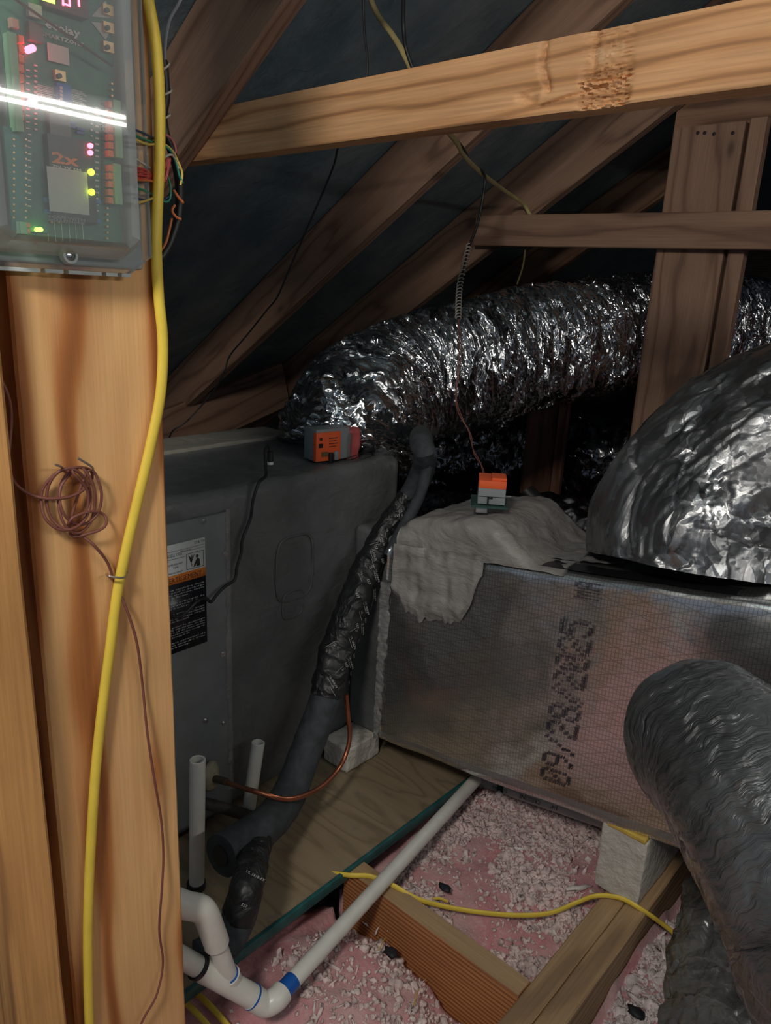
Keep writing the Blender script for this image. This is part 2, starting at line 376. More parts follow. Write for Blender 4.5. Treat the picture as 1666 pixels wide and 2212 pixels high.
# board butted against the grooved rafter's foot, far studs
board('valley_board', (-2.42, 1.35, .46), (-2.42, 2.10, .665), .185, .038, (1, 0, 0), RAFT, label='sloping board behind the air handler, butted against the grooved rafter', cat='board')
board('far_stud', (-1.55, 2.75, -.1), (-1.55, 2.75, 1.0), .13, .038, (.2, -1, 0), REDW, label='reddish stud in the dark below the big foil duct', cat='stud')
board('far_stud', (-1.45, 2.74, -.1), (-1.45, 2.74, 1.0), .038, .038, (.2, -1, 0), REDW, label='slim stud against the right side of the reddish stud', cat='stud')

# ================================================================== floor framing
ja = thing('ceiling_joist', 'orange striped joist crossed by the long white pipe', 'joist', (-.80, .85, -.154))
board('joist_board', (-.80, .851, -.079), (-.412, .851, -.079), .150, .038, (0, -1, 0), JOISTW, ja)
board('weathered_top', (-.79, .8705, -.0028), (-.413, .8705, -.0028), .037, .0015, (0, 0, 1), JOISTT, ja, bev=.0003, warp=0)
board('ceiling_joist', (-.392, -.2, -.002), (-.392, 2.1, -.002), .038, .14, (0, 0, 1), JOISTT, label='left board of the doubled joist under the white foam block', cat='joist')
board('ceiling_joist', (-.352, -.2, -.001), (-.352, 2.1, -.001), .038, .14, (0, 0, 1), JOISTT, label='right board of the doubled joist under the white foam block', cat='joist')
board('ceiling_joist', (-1.0, 1.40, -.052), (-.412, 1.40, -.052), .10, .038, (0, -1, 0), REDW, label='dark red joist under the foil trunk, with a hole in it', cat='joist')
plat = thing('platform', 'stained plywood platform with a teal edge under the air handler', 'platform', (-1.4, 1.0, -.018))
V, Fc = boxgeo((-2.2, .2, -.018), (-.792, 2.4, 0), .001)
mesh_obj('plywood_sheet', V, Fc, PLY, plat, smooth=False)
TEAL = plain('teal_edge', (.02, .10, .10), .35, nz=.3)
V, Fc = boxgeo((-.7915, .2, -.016), (-.784, 2.4, .004), .001); mesh_obj('edge_strip', V, Fc, TEAL, plat)

wk = thing('reflector_sheet', 'unseen pale plywood sheet added for the foil trunk to reflect', 'platform', (.35, -.4, .0))  # out of view, added to give the trunk foil something bright to reflect
V, Fc = boxgeo((-.5, -1.15, .003), (1.3, .12, .02), .002); mesh_obj('plywood_sheet', V, Fc, wood('pale_plywood', (.62, .62, .54), (.55, .54, .46), (.3, .2, .1), period=.05, off=(.1, .5), amp=.2, xs=5, knots=False), wk, smooth=False)

# pink insulation and its fluff
def insul_mat():
    t = NT('pink_insulation'); o = t.n('ShaderNodeTexCoord').outputs['Object']
    a = t.noise(o, 9, 4, .6).outputs[0]; b = t.noise(o, 90, 5, .7).outputs[0]; c = t.noise(t.vec('MULTIPLY', o, (30, 160, 60)), 1, 3).outputs[0]
    col = t.mix(t.ramp(a, [(.35, (0, 0, 0)), (.65, (1, 1, 1))]), (.62, .24, .27), (.68, .42, .42))
    col = t.mix(t.ramp(b, [(.5, (0, 0, 0)), (.68, (.5, .5, .5))]), col, (.75, .58, .55))
    return t.done(t.bsdf(col, .95, 0, t.bump(b, .6, .01, t.bump(c, .3, .004)), Sheen_Weight=.2))
INS = insul_mat()
def bayz(X, Y):
    z = -.075+.022*fbm(np.stack([X*6, Y*6, X*0], -1), 3)+.008*vnoise(np.stack([X*30, Y*30, X*0+4], -1))
    z = z+.03*sm(np.clip((Y-.93)*4, 0, 1))*(X < -.41)+.02*np.exp(-((Y-.60)/.2)**2)*(X < -.41)
    # sinks along the near joist, rises beside the doubled joist
    z = z-.028*np.exp(-((Y-.84)/.05)**2)*(X < -.41)*(X > -.8)-.02*np.exp(-((X+.41)/.03)**2)
    z = np.where(X > -.33, z-.005-.03*np.exp(-((X+.33)/.04)**2), z)
    return np.minimum(z, -.018)
def batt(name, x0, x1, y0, y1, lab):
    nx, ny = int((x1-x0)/.008), int((y1-y0)/.008)
    X, Y = np.meshgrid(np.linspace(x0, x1, nx), np.linspace(y0, y1, ny), indexing='ij'); Z = bayz(X, Y)
    top = np.stack([X, Y, Z], -1); V = top.reshape(-1, 3); Fc = grid(nx, ny)
    n = len(V); rim = np.r_[np.arange(nx)*ny, (nx-1)*ny+np.arange(ny), (np.arange(nx)*ny+ny-1)[::-1], np.arange(ny)[::-1]]
    low = V[rim].copy(); low[:, 2] = -.235; m = len(rim); i = np.arange(m-1)
    side = np.stack([rim[i], n+i, n+i+1, rim[i+1]], -1)
    o = mesh_obj(name, np.vstack([V, low]), np.vstack([Fc, side]), INS, loc=((x0+x1)/2, (y0+y1)/2, -.235))
    return props(o, lab, 'insulation', 'pink insulation batts')
batt('insulation_batt', -.83, -.414, -.2, .830, 'pink insulation batt in front of the orange striped joist')
batt('insulation_batt', -.83, -.414, .872, 1.379, 'pink fluffy insulation batt between the striped joist and the trunk')
batt('insulation_batt', -.331, 1.2, -.2, 3.0, 'pale insulation right of the doubled joist')
batt('insulation_batt', -.83, -.414, 1.421, 3.0, 'insulation in the dark beyond the foil trunk')
FLUFF = plain('fluff', (.72, .58, .56), .95, nz=.35, nsc=60, b=.4)
WHITE_FL = plain('white_fluff', (.80, .76, .72), .95, nz=.2, nsc=60)
def ico(sub):
    bm = bmesh.new(); bmesh.ops.create_icosphere(bm, subdivisions=sub, radius=1); V = np.array([v.co[:] for v in bm.verts]); Fc = np.array([[v.index for v in f.verts] for f in bm.faces]); bm.free(); return V, Fc
I1V, I1F = ico(1); I2V, I2F = ico(2)
def fluff(name, pts, sizes, mat, lab, strands=.25, fine=True, parent=None):
    BV, BF = (I2V, I2F) if fine else (I1V, I1F)
    N = len(pts); out = []
    for i in range(N):
        k = RNG.random(3)*50; v = BV*(1+.75*vnoise(BV*1.7+k)+.35*vnoise(BV*4+k))[:, None]
        s = np.array([1, 1, 1.]);
        if RNG.random() < strands: s = np.array([2.4, .45, .5])
        else: s = RNG.uniform(.7, 1.3, 3)
        v = v*s; a = RNG.normal(size=(3, 3)); q, _ = np.linalg.qr(a); v = v@q.T
        out.append(v*sizes[i]+pts[i])
    V = np.vstack(out); Fc = (BF[None]+(np.arange(N)*len(BV))[:, None, None]).reshape(-1, 3)
    return props(mesh_obj(name, V, Fc, mat, parent, smooth=True), lab, 'insulation' if lab else None, None, 'stuff')
def scatter(n, x0, x1, y0, y1, dens, up=.5):
    out = []
    while len(out) < n:
        x = RNG.uniform(x0, x1, 4000); y = RNG.uniform(y0, y1, 4000); keep = RNG.random(4000) < dens(x, y)
        out += np.stack([x[keep], y[keep]], -1).tolist()
    p = np.array(out[:n]); s = RNG.lognormal(math.log(.0030), .42, n).clip(.0014, .0085)
    return np.column_stack([p, bayz(p[:, 0], p[:, 1])+s*up]), s
def d_far(x, y):
    a = sm(np.clip(fbm(np.stack([x*9, y*9, x*0+2], -1), 2)*1.6+.35, 0, 1)); return .06+.94*a
def d_near(x, y):
    return .05+.5*np.exp(-((y-.81)/.04)**2)+.5*sm(np.clip(fbm(np.stack([x*7, y*7, x*0+9], -1), 2)*1.5-.15, 0, 1))
p, s = scatter(6500, -.775, -.414, .895, 1.375, d_far); fluff('loose_fluff', p, s*.95, FLUFF, 'loose pinkish fluff scattered over the batt beyond the striped joist', .12)
p, s = scatter(1500, -.775, -.414, .35, .826, d_near); fluff('loose_fluff', p, s*.95, FLUFF, 'tufts of loose fluff scattered over the nearest pink batt', .1)
p, s = scatter(6500, -.328, -.06, .74, 1.5, lambda x, y: x*0+1); fluff('loose_fluff', p, s*1.3, plain('grey_fluff', (.70, .62, .62), .95, nz=.35, nsc=60, b=.4), 'thick greyish fluff right of the doubled joist', .3)
p, s = scatter(60, -.775, -.414, .45, 1.3, lambda x, y: x*0+1, 1); fluff('loose_fluff', p, s*1.5, WHITE_FL, 'bright white flecks lying on the pink insulation', .5)
# bits of debris
DEB = plain('black_debris', (.012, .015, .02), .6, b=.3)
for (x, y, sz, lab) in ((845, 2058, .012, 'round black plug lying against the orange striped joist'), (962, 1918, .011, 'torn black scrap on the fluffy batt near the long pipe'),
                        (1375, 2186, .012, 'black scrap lying on the greyish fluff at the bottom')):
    q = at(x, y, 'z', -.055 if x != 962 else -.035); v = I2V*(1+.4*vnoise(I2V*2+x))[:, None]*np.array([1.3, .8, .5])*sz
    mesh_obj('plastic_scrap', v+q, I2F, DEB, loc=q-np.array([0, 0, sz*.4]), label=lab, cat='scrap', group='black scraps on the insulation')
YEL = plain('yellow_jacket', (.86, .64, .08), .45, nz=.08, nsc=20)
for (x, y, a, lab) in ((952, 1945, .5, 'short yellow sliver by the yellow floor cable'), (899, 2155, 2.0, 'little yellow curl on the nearest pink batt'), (826, 2040, 1.9, 'thin yellow sliver beside the round black plug')):
    q = at(x, y, 'z', -.035 if y < 2000 else -.05); d = np.array([math.cos(a), math.sin(a), 0])*.014
    tube('jacket_scrap', [q-d, q+[0, 0, .004], q+d], .0028, YEL, ry=.001, n=8, seg=6, loc=q, label=lab, cat='scrap', group='yellow cable scraps')

# ================================================================== air handler
def mastic(name, col, bst=.5, rough=.5, sc=1):
    t = NT(name); o = t.n('ShaderNodeTexCoord').outputs['Object']
    d = t.noise(o, 5*sc, 3).outputs[1]; p = t.vec('ADD', o, t.vec('MULTIPLY', d, (.12, .12, .12)))
    a = t.noise(t.vec('MULTIPLY', p, (22*sc, 22*sc, 60*sc)), 1, 4, .6).outputs[0]; b = t.noise(p, 6*sc, 4, .6).outputs[0]
    c = t.mix(t.ramp(b, [(.35, (0, 0, 0)), (.68, (1, 1, 1))]), tuple(x*.75 for x in col), tuple(x*1.2 for x in col))
    return t.done(t.bsdf(c, rough, 0, t.bump(a, bst, .008, t.bump(b, bst, .03))))
AHM = mastic('duct_mastic_dark', (.125, .135, .135), .35, .38)
ah = thing('air_handler', 'dark grey air handler lying on the plywood platform, coated in sealant', 'air handler', (-1.25, .8, .012))
def noisybox(lo, hi, bev, n=14, amp=.004, sc=14, cuts=None):
    bm = bmesh.new(); bmesh.ops.create_cube(bm, size=1)
    lo = Vector(lo); hi = Vector(hi)
    for v in bm.verts: v.co = Vector([lo[i]+(v.co[i]+.5)*(hi[i]-lo[i]) for i in range(3)])
    bmesh.ops.bevel(bm, geom=bm.edges[:], offset=bev, segments=4, profile=.5, affect='EDGES')
    big = [f for f in bm.faces if f.calc_area() > bev*bev*4]
    bmesh.ops.subdivide_edges(bm, edges=list({e for f in bm.faces for e in f.edges if e.calc_length() > bev*1.5}), cuts=n, use_grid_fill=True)
    bmesh.ops.triangulate(bm, faces=[f for f in bm.faces if len(f.verts) > 4]); bm.normal_update()
    V = np.array([v.co[:] for v in bm.verts]); N = np.array([v.normal[:] for v in bm.verts]); bm.verts.index_update()
    V = V+N*(amp*fbm(V*sc, 3))[:, None]; Fc = [[v.index for v in f.verts] for f in bm.faces]; bm.free(); return V, Fc
V, Fc = noisybox((-1.52, .15, .012), (-1.08, 1.29, .695), .022, 24, .0035, 9); mesh_obj('cabinet', V, Fc, AHM, ah)
SHEET = plain('grey_sheet_metal', (.21, .235, .245), .36, .35, nz=.12, nsc=14, b=.04)
V, Fc = boxgeo((-1.083, .18, .02), (-1.074, .795, .655), .002); pan = mesh_obj('side_panel', V, Fc, SHEET, ah)
SCR = plain('zinc_screw', (.62, .64, .66), .25, 1)
for x, y in ((440, 1126), (486, 1195), (482, 1412), (444, 1556), (483, 1562)):
    q = at(x, y, 'x', -1.074); a = np.array([1, 0, 0])
    g1 = sweepgeo([q-a*.001, q+a*.001], .0058, seg=14, straight=True); g2 = sweepgeo([q+a*.001, q+a*.0048], .0038, seg=6, straight=True)
    V, Fc = join(g1, g2); finish(mesh_obj('panel_screw', V, Fc, SCR, ah))
# seam of lifted foil tape along the right side of the panel
MASTW = mastic('mastic_smear', (.20, .205, .195), .6, .5)
n = 60; V = []; 
for i in range(n):
    z = .06+.6*i/(n-1); w = .0022+.003*abs(vnoise([z*40, 1, 1]))
    V += [(-1.0735, .795-w*2.2, z), (-1.0715, .795-w*.5, z), (-1.0735, .7965+w*.5, z)]
mesh_obj('tape_seam', V, grid(n, 3), MASTW, ah)
# warning label
def text(body, size, M, mat, parent, name='lettering', shear=0, ex=.0002, ax='LEFT', sp=1, wd=None, fat=0):
    cu = bpy.data.curves.new(name, 'FONT'); cu.body = body; cu.size = size; cu.shear = shear; cu.extrude = 0; cu.offset = fat*size; cu.align_x = ax; cu.space_character = sp; cu.resolution_u = 1
    ob = bpy.data.objects.new(name, cu); C.objects.link(ob); dg = bpy.context.evaluated_depsgraph_get()
    me = bpy.data.meshes.new_from_object(ob.evaluated_get(dg)); bpy.data.objects.remove(ob); bpy.data.curves.remove(cu)
    V = np.array([v.co[:] for v in me.vertices]) if len(me.vertices) else np.zeros((1, 3)); Fc = [list(p.vertices) for p in me.polygons]; bpy.data.meshes.remove(me)
    if wd:
        w = V[:, 0].max()-V[:, 0].min(); V[:, 0] *= wd/w
    V = V@np.array(M.to_3x3()).T+np.array(M.translation)
    return V, Fc
def put(name, gs, mat, parent, **k):
    V, Fc = join(*gs); return mesh_obj(name, V, Fc, mat, parent, smooth=False, **k)
LW = plain('label_white', (.62, .66, .66), .4); LK = plain('label_black', (.012, .014, .02), .35); LO = plain('label_orange', (.75, .22, .03), .4)
LT = plain('label_ink_white', (.55, .58, .60), .5); LKI = plain('label_ink_black', (.02, .02, .02), .5)
XL = -1.0735; lab = thing; ly0, ly1 = .63, .742; zt, zm1, zm0, zb = .617, .560, .543, .410
V, Fc = boxgeo((XL, ly0, zb), (XL+.0006, ly1, zt), 0); lb = mesh_obj('warning_label', V, Fc, LW, ah, label='white, orange and black warning label')
V, Fc = boxgeo((XL, ly0, zb), (XL+.0009, ly1, zm0), 0); mesh_obj('black_field', V, Fc, LK, lb)
V, Fc = boxgeo((XL, ly0, zm0), (XL+.0009, ly1, zm1), 0); mesh_obj('orange_band', V, Fc, LO, lb)
def MX(y, z, x): return basis((0, 1, 0), (1, 0, 0), (x, y, z))
put('band_text', [text('AVERTISSEMENT', .0135, MX(.651, .5465, XL+.0012), None, None, wd=.082)], LKI, lb)
gs = []; z = .534; words = ['Surchauffe electrique, risque', 'de brulure et de choc avant', 'toute intervention couper', 'le courant principal de', 'service et attendre deux', 'minutes pour la decharge']
for blk in (4, 3, 4, 5, 3, 4):
    for r in range(blk):
        if z < .415: break
        gs.append(text(words[(r+blk) % 6], .0042, MX(ly0+.003, z-.003, XL+.0012), None, None, wd=.104 if r < blk-1 else .07)); z -= .0048
    z -= .0062
put('label_lettering', gs, LT, lb)
gs = [text('Assembled in USA', .0062, MX(ly0+.012, .594, XL+.001), None, None, wd=.052), text('TYPE', .005, MX(.674, .572, XL+.001), None, None), text('REFRIGERANT', .005, MX(.663, .578, XL+.001), None, None),
      text('R410A ONLY', .005, MX(.665, .5625, XL+.001), None, None), text('MFG DATE', .0045, MX(.69, .599, XL+.001), None, None), text('CUL US', .007, MX(.718, .609, XL+.001), None, None)]
for y0_, y1_, z0_, z1_ in ((.702, .738, .5635, .5642), (.702, .738, .593, .5937), (.702, .7026, .5635, .5937), (.7375, .738, .5635, .5937), (.632, .7, .590, .5904), (.632, .74, .604, .6044), (.632, .74, .599, .5993)):
    gs.append(boxgeo((XL+.0006, y0_, z0_), (XL+.0011, y1_, z1_), 0))
# pictogram: electric arc reaching at a worker
def poly(pts, x=XL+.0011): return ([(x, a, b) for a, b in pts], [list(range(len(pts)))])
th = np.linspace(0, 6.28, 13)[:-1]; gs.append(poly([(.7245+.003*math.cos(a), .585+.0033*math.sin(a)) for a in th]))
gs.append(poly([(.716, .566), (.7195, .566), (.723, .572), (.723, .566), (.7305, .566), (.7295, .578), (.726, .5815), (.722, .5785), (.718, .571)]))
for k in range(7):
    a = .706+.002*k; gs.append(poly([(a, .590-.002*(k % 3)), (a+.0012, .590-.002*(k % 3)), (.712, .575), (.7135, .568), (.7125, .568), (.711, .575)]))
put('label_pictogram', gs, LKI, lb)
# embossed knockouts on the wrapped part of the cabinet
for (cy, cz, w, h) in ((.965, .50, .10, .14), (.96, .42, .055, .06)):
    pts = []
    for a in np.linspace(0, 2*math.pi, 40): pts.append((-1.080, cy+w/2*np.sign(math.cos(a))*abs(math.cos(a))**.5, cz+h/2*np.sign(math.sin(a))*abs(math.sin(a))**.5))
    tube('embossed_rim', pts, .0026, AHM, ah, n=80, seg=6)
# lighter dusty strip along the back of the top, black tar-like smear
V, Fc = noisybox((-1.53, .15, .69), (-1.40, 1.25, .703), .004, 10, .002, 20); mesh_obj('top_flange', V, Fc, mastic('dusty_flange', (.30, .28, .24), .3, .7), ah)

# ================================================================== trunk duct
def trunk_mat():
    t = NT('scrim_foil'); uv = t.n('ShaderNodeTexCoord').outputs['UV']
    sp = t.n('ShaderNodeSeparateXYZ'); t.l(uv, sp.inputs[0]); u, v = sp.outputs[0], sp.outputs[1]
    wob = t.noise(uv, 6, 2).outputs[0]
    def lines(x, per, w):
        fr = t.math('FRACT', t.math('ADD', t.math('DIVIDE', x, per), t.math('MULTIPLY', wob, .6))); d = t.math('ABSOLUTE', t.math('SUBTRACT', fr, .5))
        return t.math('LESS_THAN', d, w)
    a = lines(u, .0062, .10); b = lines(v, .0085, .07)
    c = lines(t.math('ADD', t.math('MULTIPLY', u, .35), v), .026, .03); d = lines(t.math('SUBTRACT', t.math('MULTIPLY', u, .35), v), .026, .03)
    g = t.math('MAXIMUM', t.math('MAXIMUM', a, b), t.math('MAXIMUM', c, d))
    big = t.noise(uv, 5, 3, .6).outputs[0]; fine = t.noise(t.vec('MULTIPLY', uv, (60, 60, 1)), 1, 3).outputs[0]
    n = t.bump(big, .35, .02); n = t.bump(fine, .10, .002, n); n = t.bump(g, .9, .0008, n)
    col = t.mix(t.math('MULTIPLY', g, .75), (.80, .80, .79), (.42, .42, .42))
    return t.done(t.bsdf(col, t.ramp(big, [(.3, (.28,)*3), (.7, (.19,)*3)]), .96, n))
TRM = trunk_mat()
tr = thing('trunk_duct', 'foil wrapped rectangular trunk duct printed with the date 09/28/2025', 'duct', (-.4, 1.25, .1))
# near face line: left (-.965,1.10) right (-.352,1.155); bottom .075 -> .15, top .548 -> .62
def trk(s, w, hgt):   # s along in metres from the left end, w depth, hgt 0..1
    d = np.array([.613, .050, 0]); L = np.linalg.norm(d[:2]); d = d/L
    nrm = np.array([-d[1], d[0], 0]); base = np.array([-.952, 1.105, .080])+d*s; base[2] += s*.112
    return base+nrm*w+np.array([0, 0, 1])*hgt*.472
TL = 1.45; TW = .25
def trunk():
    r = .018; prof = []
    for cx, cz, a0 in ((r, r, math.pi), (TW-r, r, 1.5*math.pi), (TW-r, .472-r, 0), (r, .472-r, .5*math.pi)):
        for k in range(6):
            a = a0+k*math.pi/10; prof.append((cx+r*math.cos(a), cz+r*math.sin(a)))
    # densify flats
    P = []; 
    for i in range(len(prof)):
        a = np.array(prof[i]); b = np.array(prof[(i+1) % len(prof)]); m = max(1, int(np.linalg.norm(b-a)/.012))
        for k in range(m): P.append(a+(b-a)*k/m)
    P = np.array(P); m = len(P); n = 120; per = np.r_[0, np.cumsum(np.linalg.norm(np.diff(np.vstack([P, P[:1]]), axis=0), axis=1))]
    V = []; UV = []
    for i in range(n):
        s = TL*i/(n-1); q = P.copy(); bul = .004*fbm(np.column_stack([np.full(m, s*7), P*7]), 2)
        for j in range(m):
            w, z = q[j]; nd = np.array([w-TW/2, z-.236]); out = np.array([np.sign(nd[0])*(abs(nd[0]) > TW/2-.02), np.sign(nd[1])*(abs(nd[1]) > .236-.02)])
            w2, z2 = w+out[0]*bul[j], z+out[1]*bul[j]; V.append(trk(s, w2, z2/.472)); UV.append((s, per[j]))
    i = np.arange(n-1)[:, None]; j = np.arange(m)[None]
    Fc = np.stack([i*m+j, (i+1)*m+j, (i+1)*m+(j+1) % m, i*m+(j+1) % m], -1).reshape(-1, 4).tolist()
    Fc += [list(range(m))[::-1], [(n-1)*m+q for q in range(m)]]
    mesh_obj('foil_wrap', V, Fc, TRM, tr, uv=UV)
trunk()
# collar joining the trunk to the air handler
V, Fc = noisybox((-1.075, 1.135, .07), (-.962, 1.31, .56), .012, 10, .002, 20); mesh_obj('duct_collar', V, Fc, AHM, tr)
# mastic hump, skirt and mesh patch
MAST = mastic('grey_mastic', (.26, .25, .235), .75, .62, .8)
def drape(name, fn, nu, nv, mat, thick=.004):
    V = np.array([[fn(u, v) for v in np.linspace(0, 1, nv)] for u in np.linspace(0, 1, nu)]); return V
def hump():
    # cross-section heights above the trunk top along its length, closed body
    nu, nv = 70, 60; V = np.zeros((nu, nv, 3))
    for i, u in enumerate(np.linspace(0, 1, nu)):
        s = .028+u*.36
        h = (.052+.10*max(0, s))*(1-sm(min(1, max(0, (s-.215)/.13))))+.006
        h = h*(1-.3*sm(min(1, max(0, (.055-s)/.03))))
        for j, v in enumerate(np.linspace(0, 1, nv)):
            # wrap: front bottom -> top -> back bottom
            a = v*(h+.26+h)
            if a < h: w, z = -.006, a
            elif a < h+.26: w, z = -.006+(a-h), h
            else: w, z = .254, h-(a-h-.26)
            # round the corners
            rr = .024
            if w < rr-.006 and z > h-rr: 
                dx, dz = rr-.006-w, z-(h-rr); L = math.hypot(dx, dz)
                if L > rr: w, z = rr-.006-dx/L*rr, h-rr+dz/L*rr
            V[i, j] = trk(s, w, 1+z/.472-.004)
    N = .0035*fbm(V.reshape(-1, 3)*[30, 30, 45], 3); V = V.reshape(-1, 3); V[:, 2] += N; V[:, 1] -= N*.8
    Fc = grid(nu, nv)[:, ::-1].tolist(); Fc += [list(range(nv)), [(nu-1)*nv+q for q in range(nv)][::-1]]
    mesh_obj('mastic_hump', V, Fc, MAST, tr)
    # skirt over the trunk's front face
    nu, nv = 90, 50; V = []
    for u in np.linspace(0, 1, nu):
        s = .026+u*.205
        bot = .80-.11*sm(min(1, u*5))+.06*sm(max(0, (u-.72)/.28))+.02*vnoise([u*9, 2, 2])+.012*vnoise([u*30, 5, 2])
        if u > .8: bot += (u-.8)*.9
        top = 1.02+.0*u
        for v in np.linspace(0, 1, nv):
            hh = bot+(top-bot)*v; th_ = .007*min(1, (min(v, 1)*8))*min(1, (1-u)*14)
            drip = .004*vnoise([s*70, hh*7, 1])+.003*vnoise([s*22, hh*22, 5])
            V.append(trk(s, -.0045-max(0, th_+drip*min(1, v*6)), hh))
    mesh_obj('mastic_skirt', V, grid(nu, nv), MAST, tr)
    # ragged mastic border on the left corner
    nu, nv = 120, 10; V = []
    for u in np.linspace(0, 1, nu):
        hh = .03+.8*u; wd = .009+.008*abs(vnoise([u*20, 1, 1]))+.012*u
        for v in np.linspace(0, 1, nv):
            s = -.006+wd*v; V.append(trk(s, -.004-.004*(1-v)-.002*vnoise([u*60, v*4, 2]), hh))
    mesh_obj('mastic_bead', V, grid(nu, nv), MASTW, tr)
    # mesh patch lying on the top
    nu, nv = 50, 40; V = []
    for u in np.linspace(0, 1, nu):
        for v in np.linspace(0, 1, nv):
            s = .30+u*(.16+.012*vnoise([v*9, 3, 3])); w = .05+v*(.17+.01*vnoise([u*8, 1, 9]))+.02*u
            V.append(trk(s, w, 1+.006/.472+.0015/.472*vnoise([s*80, w*80, 1])))
    mesh_obj('mesh_patch', V, grid(nu, nv), mastic('patch_mastic', (.20, .20, .195), .4, .6), tr)
    # black tape along the top edge
    V = []
    for u in np.linspace(0, 1, 60):
        for v in np.linspace(0, 1, 6):
            s = .225+u*.45; V.append(trk(s, .012+v*(.045+.008*vnoise([u*14, 1, 1])), 1.006))
    mesh_obj('black_tape', V, grid(60, 6), plain('black_tape', (.012, .012, .014), .3), tr)
hump()
# dot-matrix date
FONT5 = {'0': '01110 10001 10011 10101 11001 10001 01110', '9': '01110 10001 10001 01111 00001 00010 01100', '/': '00001 00010 00010 00100 01000 01000 10000', '2': '01110 10001 00001 00110 01000 10000 11111',
         '8': '01110 10001 10001 01110 10001 10001 01110', '5': '11111 10000 11110 00001 00001 10001 01110', 'M': '10001 11011 10101 10101 10001 10001 10001', 'A': '01110 10001 10001 11111 10001 10001 10001'}
INK = plain('printer_ink', (.018, .015, .03), .55)
def date(txt, s0, h0, hstep, w, lean, name):
    """characters climb the face (hgt) one after the other; glyph tops point to the left"""
    V = []; Fc = []
    for c, ch in enumerate(txt):
        rows = FONT5.get(ch, '00000 '*7).split()
        for ry, row in enumerate(rows):
            for cx, bit in enumerate(row):
                if bit != '1': continue
                for rep in range(4):
                    s = s0+(ry/6.)*w+lean*(c*5.6+cx)/5.6+rep*w/27; h = h0+(c*6+cx)*hstep+RNG.normal()*.0004
                    if RNG.random() < .07: continue
                    b = len(V); dx, dh = w/75, hstep*.47*RNG.uniform(.8, 1.2)
                    for a_, b_ in ((-dx, -dh), (dx, -dh), (dx, dh), (-dx, dh)): V.append(trk(s+a_, -.0052, h+b_))
                    Fc.append([b, b+1, b+2, b+3])
    mesh_obj(name, V, Fc, INK, tr, smooth=False)
DATE_S0, DATE_H0 = .392, .118
date('09/28/2025', DATE_S0, DATE_H0, .0120, .053, .0004, 'date_print')
date('MA', DATE_S0+.022, DATE_H0+.80, .006, .040, 0, 'small_print')

# ================================================================== damper actuators
def actuator(lab_, o3, ax, ay, az, w, d, h, orange_side):
    """grey and orange motor box: o3 base corner, axes ax (width), ay (depth), az (height)"""
    root = thing('damper_actuator', lab_, 'actuator', o3, group='orange damper actuators')
    M = Matrix(((ax[0], ay[0], az[0], o3[0]), (ax[1], ay[1], az[1], o3[1]), (ax[2], ay[2], az[2], o3[2]), (0, 0, 0, 1)))
    def bx(name, lo, hi, mat, bev=.001, p=root):
        V, Fc = boxgeo(lo, hi, bev); V = [tuple(M@Vector(v)) for v in V]; return finish(mesh_obj(name, V, Fc, mat, p))
    return root, bx
ORG = plain('orange_plastic', (.80, .12, .03), .5); GRY = plain('grey_plastic', (.22, .25, .26), .5); BLK = plain('black_plastic', (.012, .012, .014), .4); ZINC = plain('zinc', (.5, .5, .5), .35, .9)
GRN = plain('dark_green_plate', (.02, .06, .05), .5)
q = at(1031, 1092, 'z', .672); q2 = at(1084, 1096, 'z', .672)
ax = (q2-q)/np.linalg.norm(q2-q); ay = np.array([-ax[1], ax[0], 0]); az = np.array([0, 0, 1.])
AW = .052
root, bx = actuator('upright grey and orange actuator standing on the mastic hump of the trunk', q+az*.004, ax, ay, az, AW, .07, .05, 'top')
bx('mounting_plate', (-.012, -.008, -.006), (AW+.006, .075, -.002), GRN, 0)
bx('stem', (-.002, .0, -.018), (.02, .03, -.004), ZINC)
bx('body', (0, 0, 0), (AW, .065, .031), GRY)
bx('cover', (0, -.0005, .031), (AW, .0655, .046), ORG); bx('terminal_hood', (.024, .004, .046), (AW, .05, .051), ORG)
bx('seam', (.001, -.0008, .0145), (AW-.001, .0, .0155), BLK, 0)
bx('bracket', (.018, -.003, -.004), (.021, .0, .014), BLK, 0); bx('bracket', (.018, -.003, .012), (.028, .0, .014), BLK, 0)
bx('clip', (AW, .02, .012), (AW+.012, .023, .014), ZINC, 0)
# second actuator on the air handler's top, lying on its side against the big duct
q = at(684, 1012, 'x', -1.13); qr = at(735, 1014, 'x', -1.13+.008); 
ax = np.array([.16, 1, 0]); ax /= np.linalg.norm(ax); ay = np.array([-ax[1], ax[0], 0]); az = np.array([0, 0, 1.])
qb = np.array([q[0], q[1], .697])
root2, bx = actuator('orange actuator lying against the foot of the big foil duct', qb, ax, ay, az, .1, .05, .07, 'front')
bx('body', (.0, .004, .004), (.088, .05, .072), GRY); bx('cover', (-.002, 0, .004), (.062, .012, .066), ORG)
bx('screw_head', (.006, -.003, .05), (.012, .0, .056), BLK, .002); bx('window', (.004, -.002, .034), (.014, .001, .043), BLK, 0); bx('window', (.012, -.002, .014), (.028, .001, .024), plain('olive', (.12, .09, .03), .5), 0)
bx('clamp', (.03, -.006, -.002), (.04, .0, .022), BLK); bx('clamp', (.044, -.005, .004), (.054, .0, .024), GRY)
bx('rod', (.083, -.006, -.004), (.086, -.003, .062), ZINC, 0); bx('lower_plate', (.02, -.01, -.006), (.09, .03, -.002), ZINC, 0)
V, Fc = noisybox((0, 0, 0), (.034, .04, .072), .01, 5, .004, 60)
V = np.array([np.array(qb)+ax*(v[0]+.086)+ay*v[1]+az*(v[2]-.004) for v in V]); mesh_obj('pink_tape', V, Fc, plain('pink_tape', (.42, .08, .08), .6, nz=.2), root2)
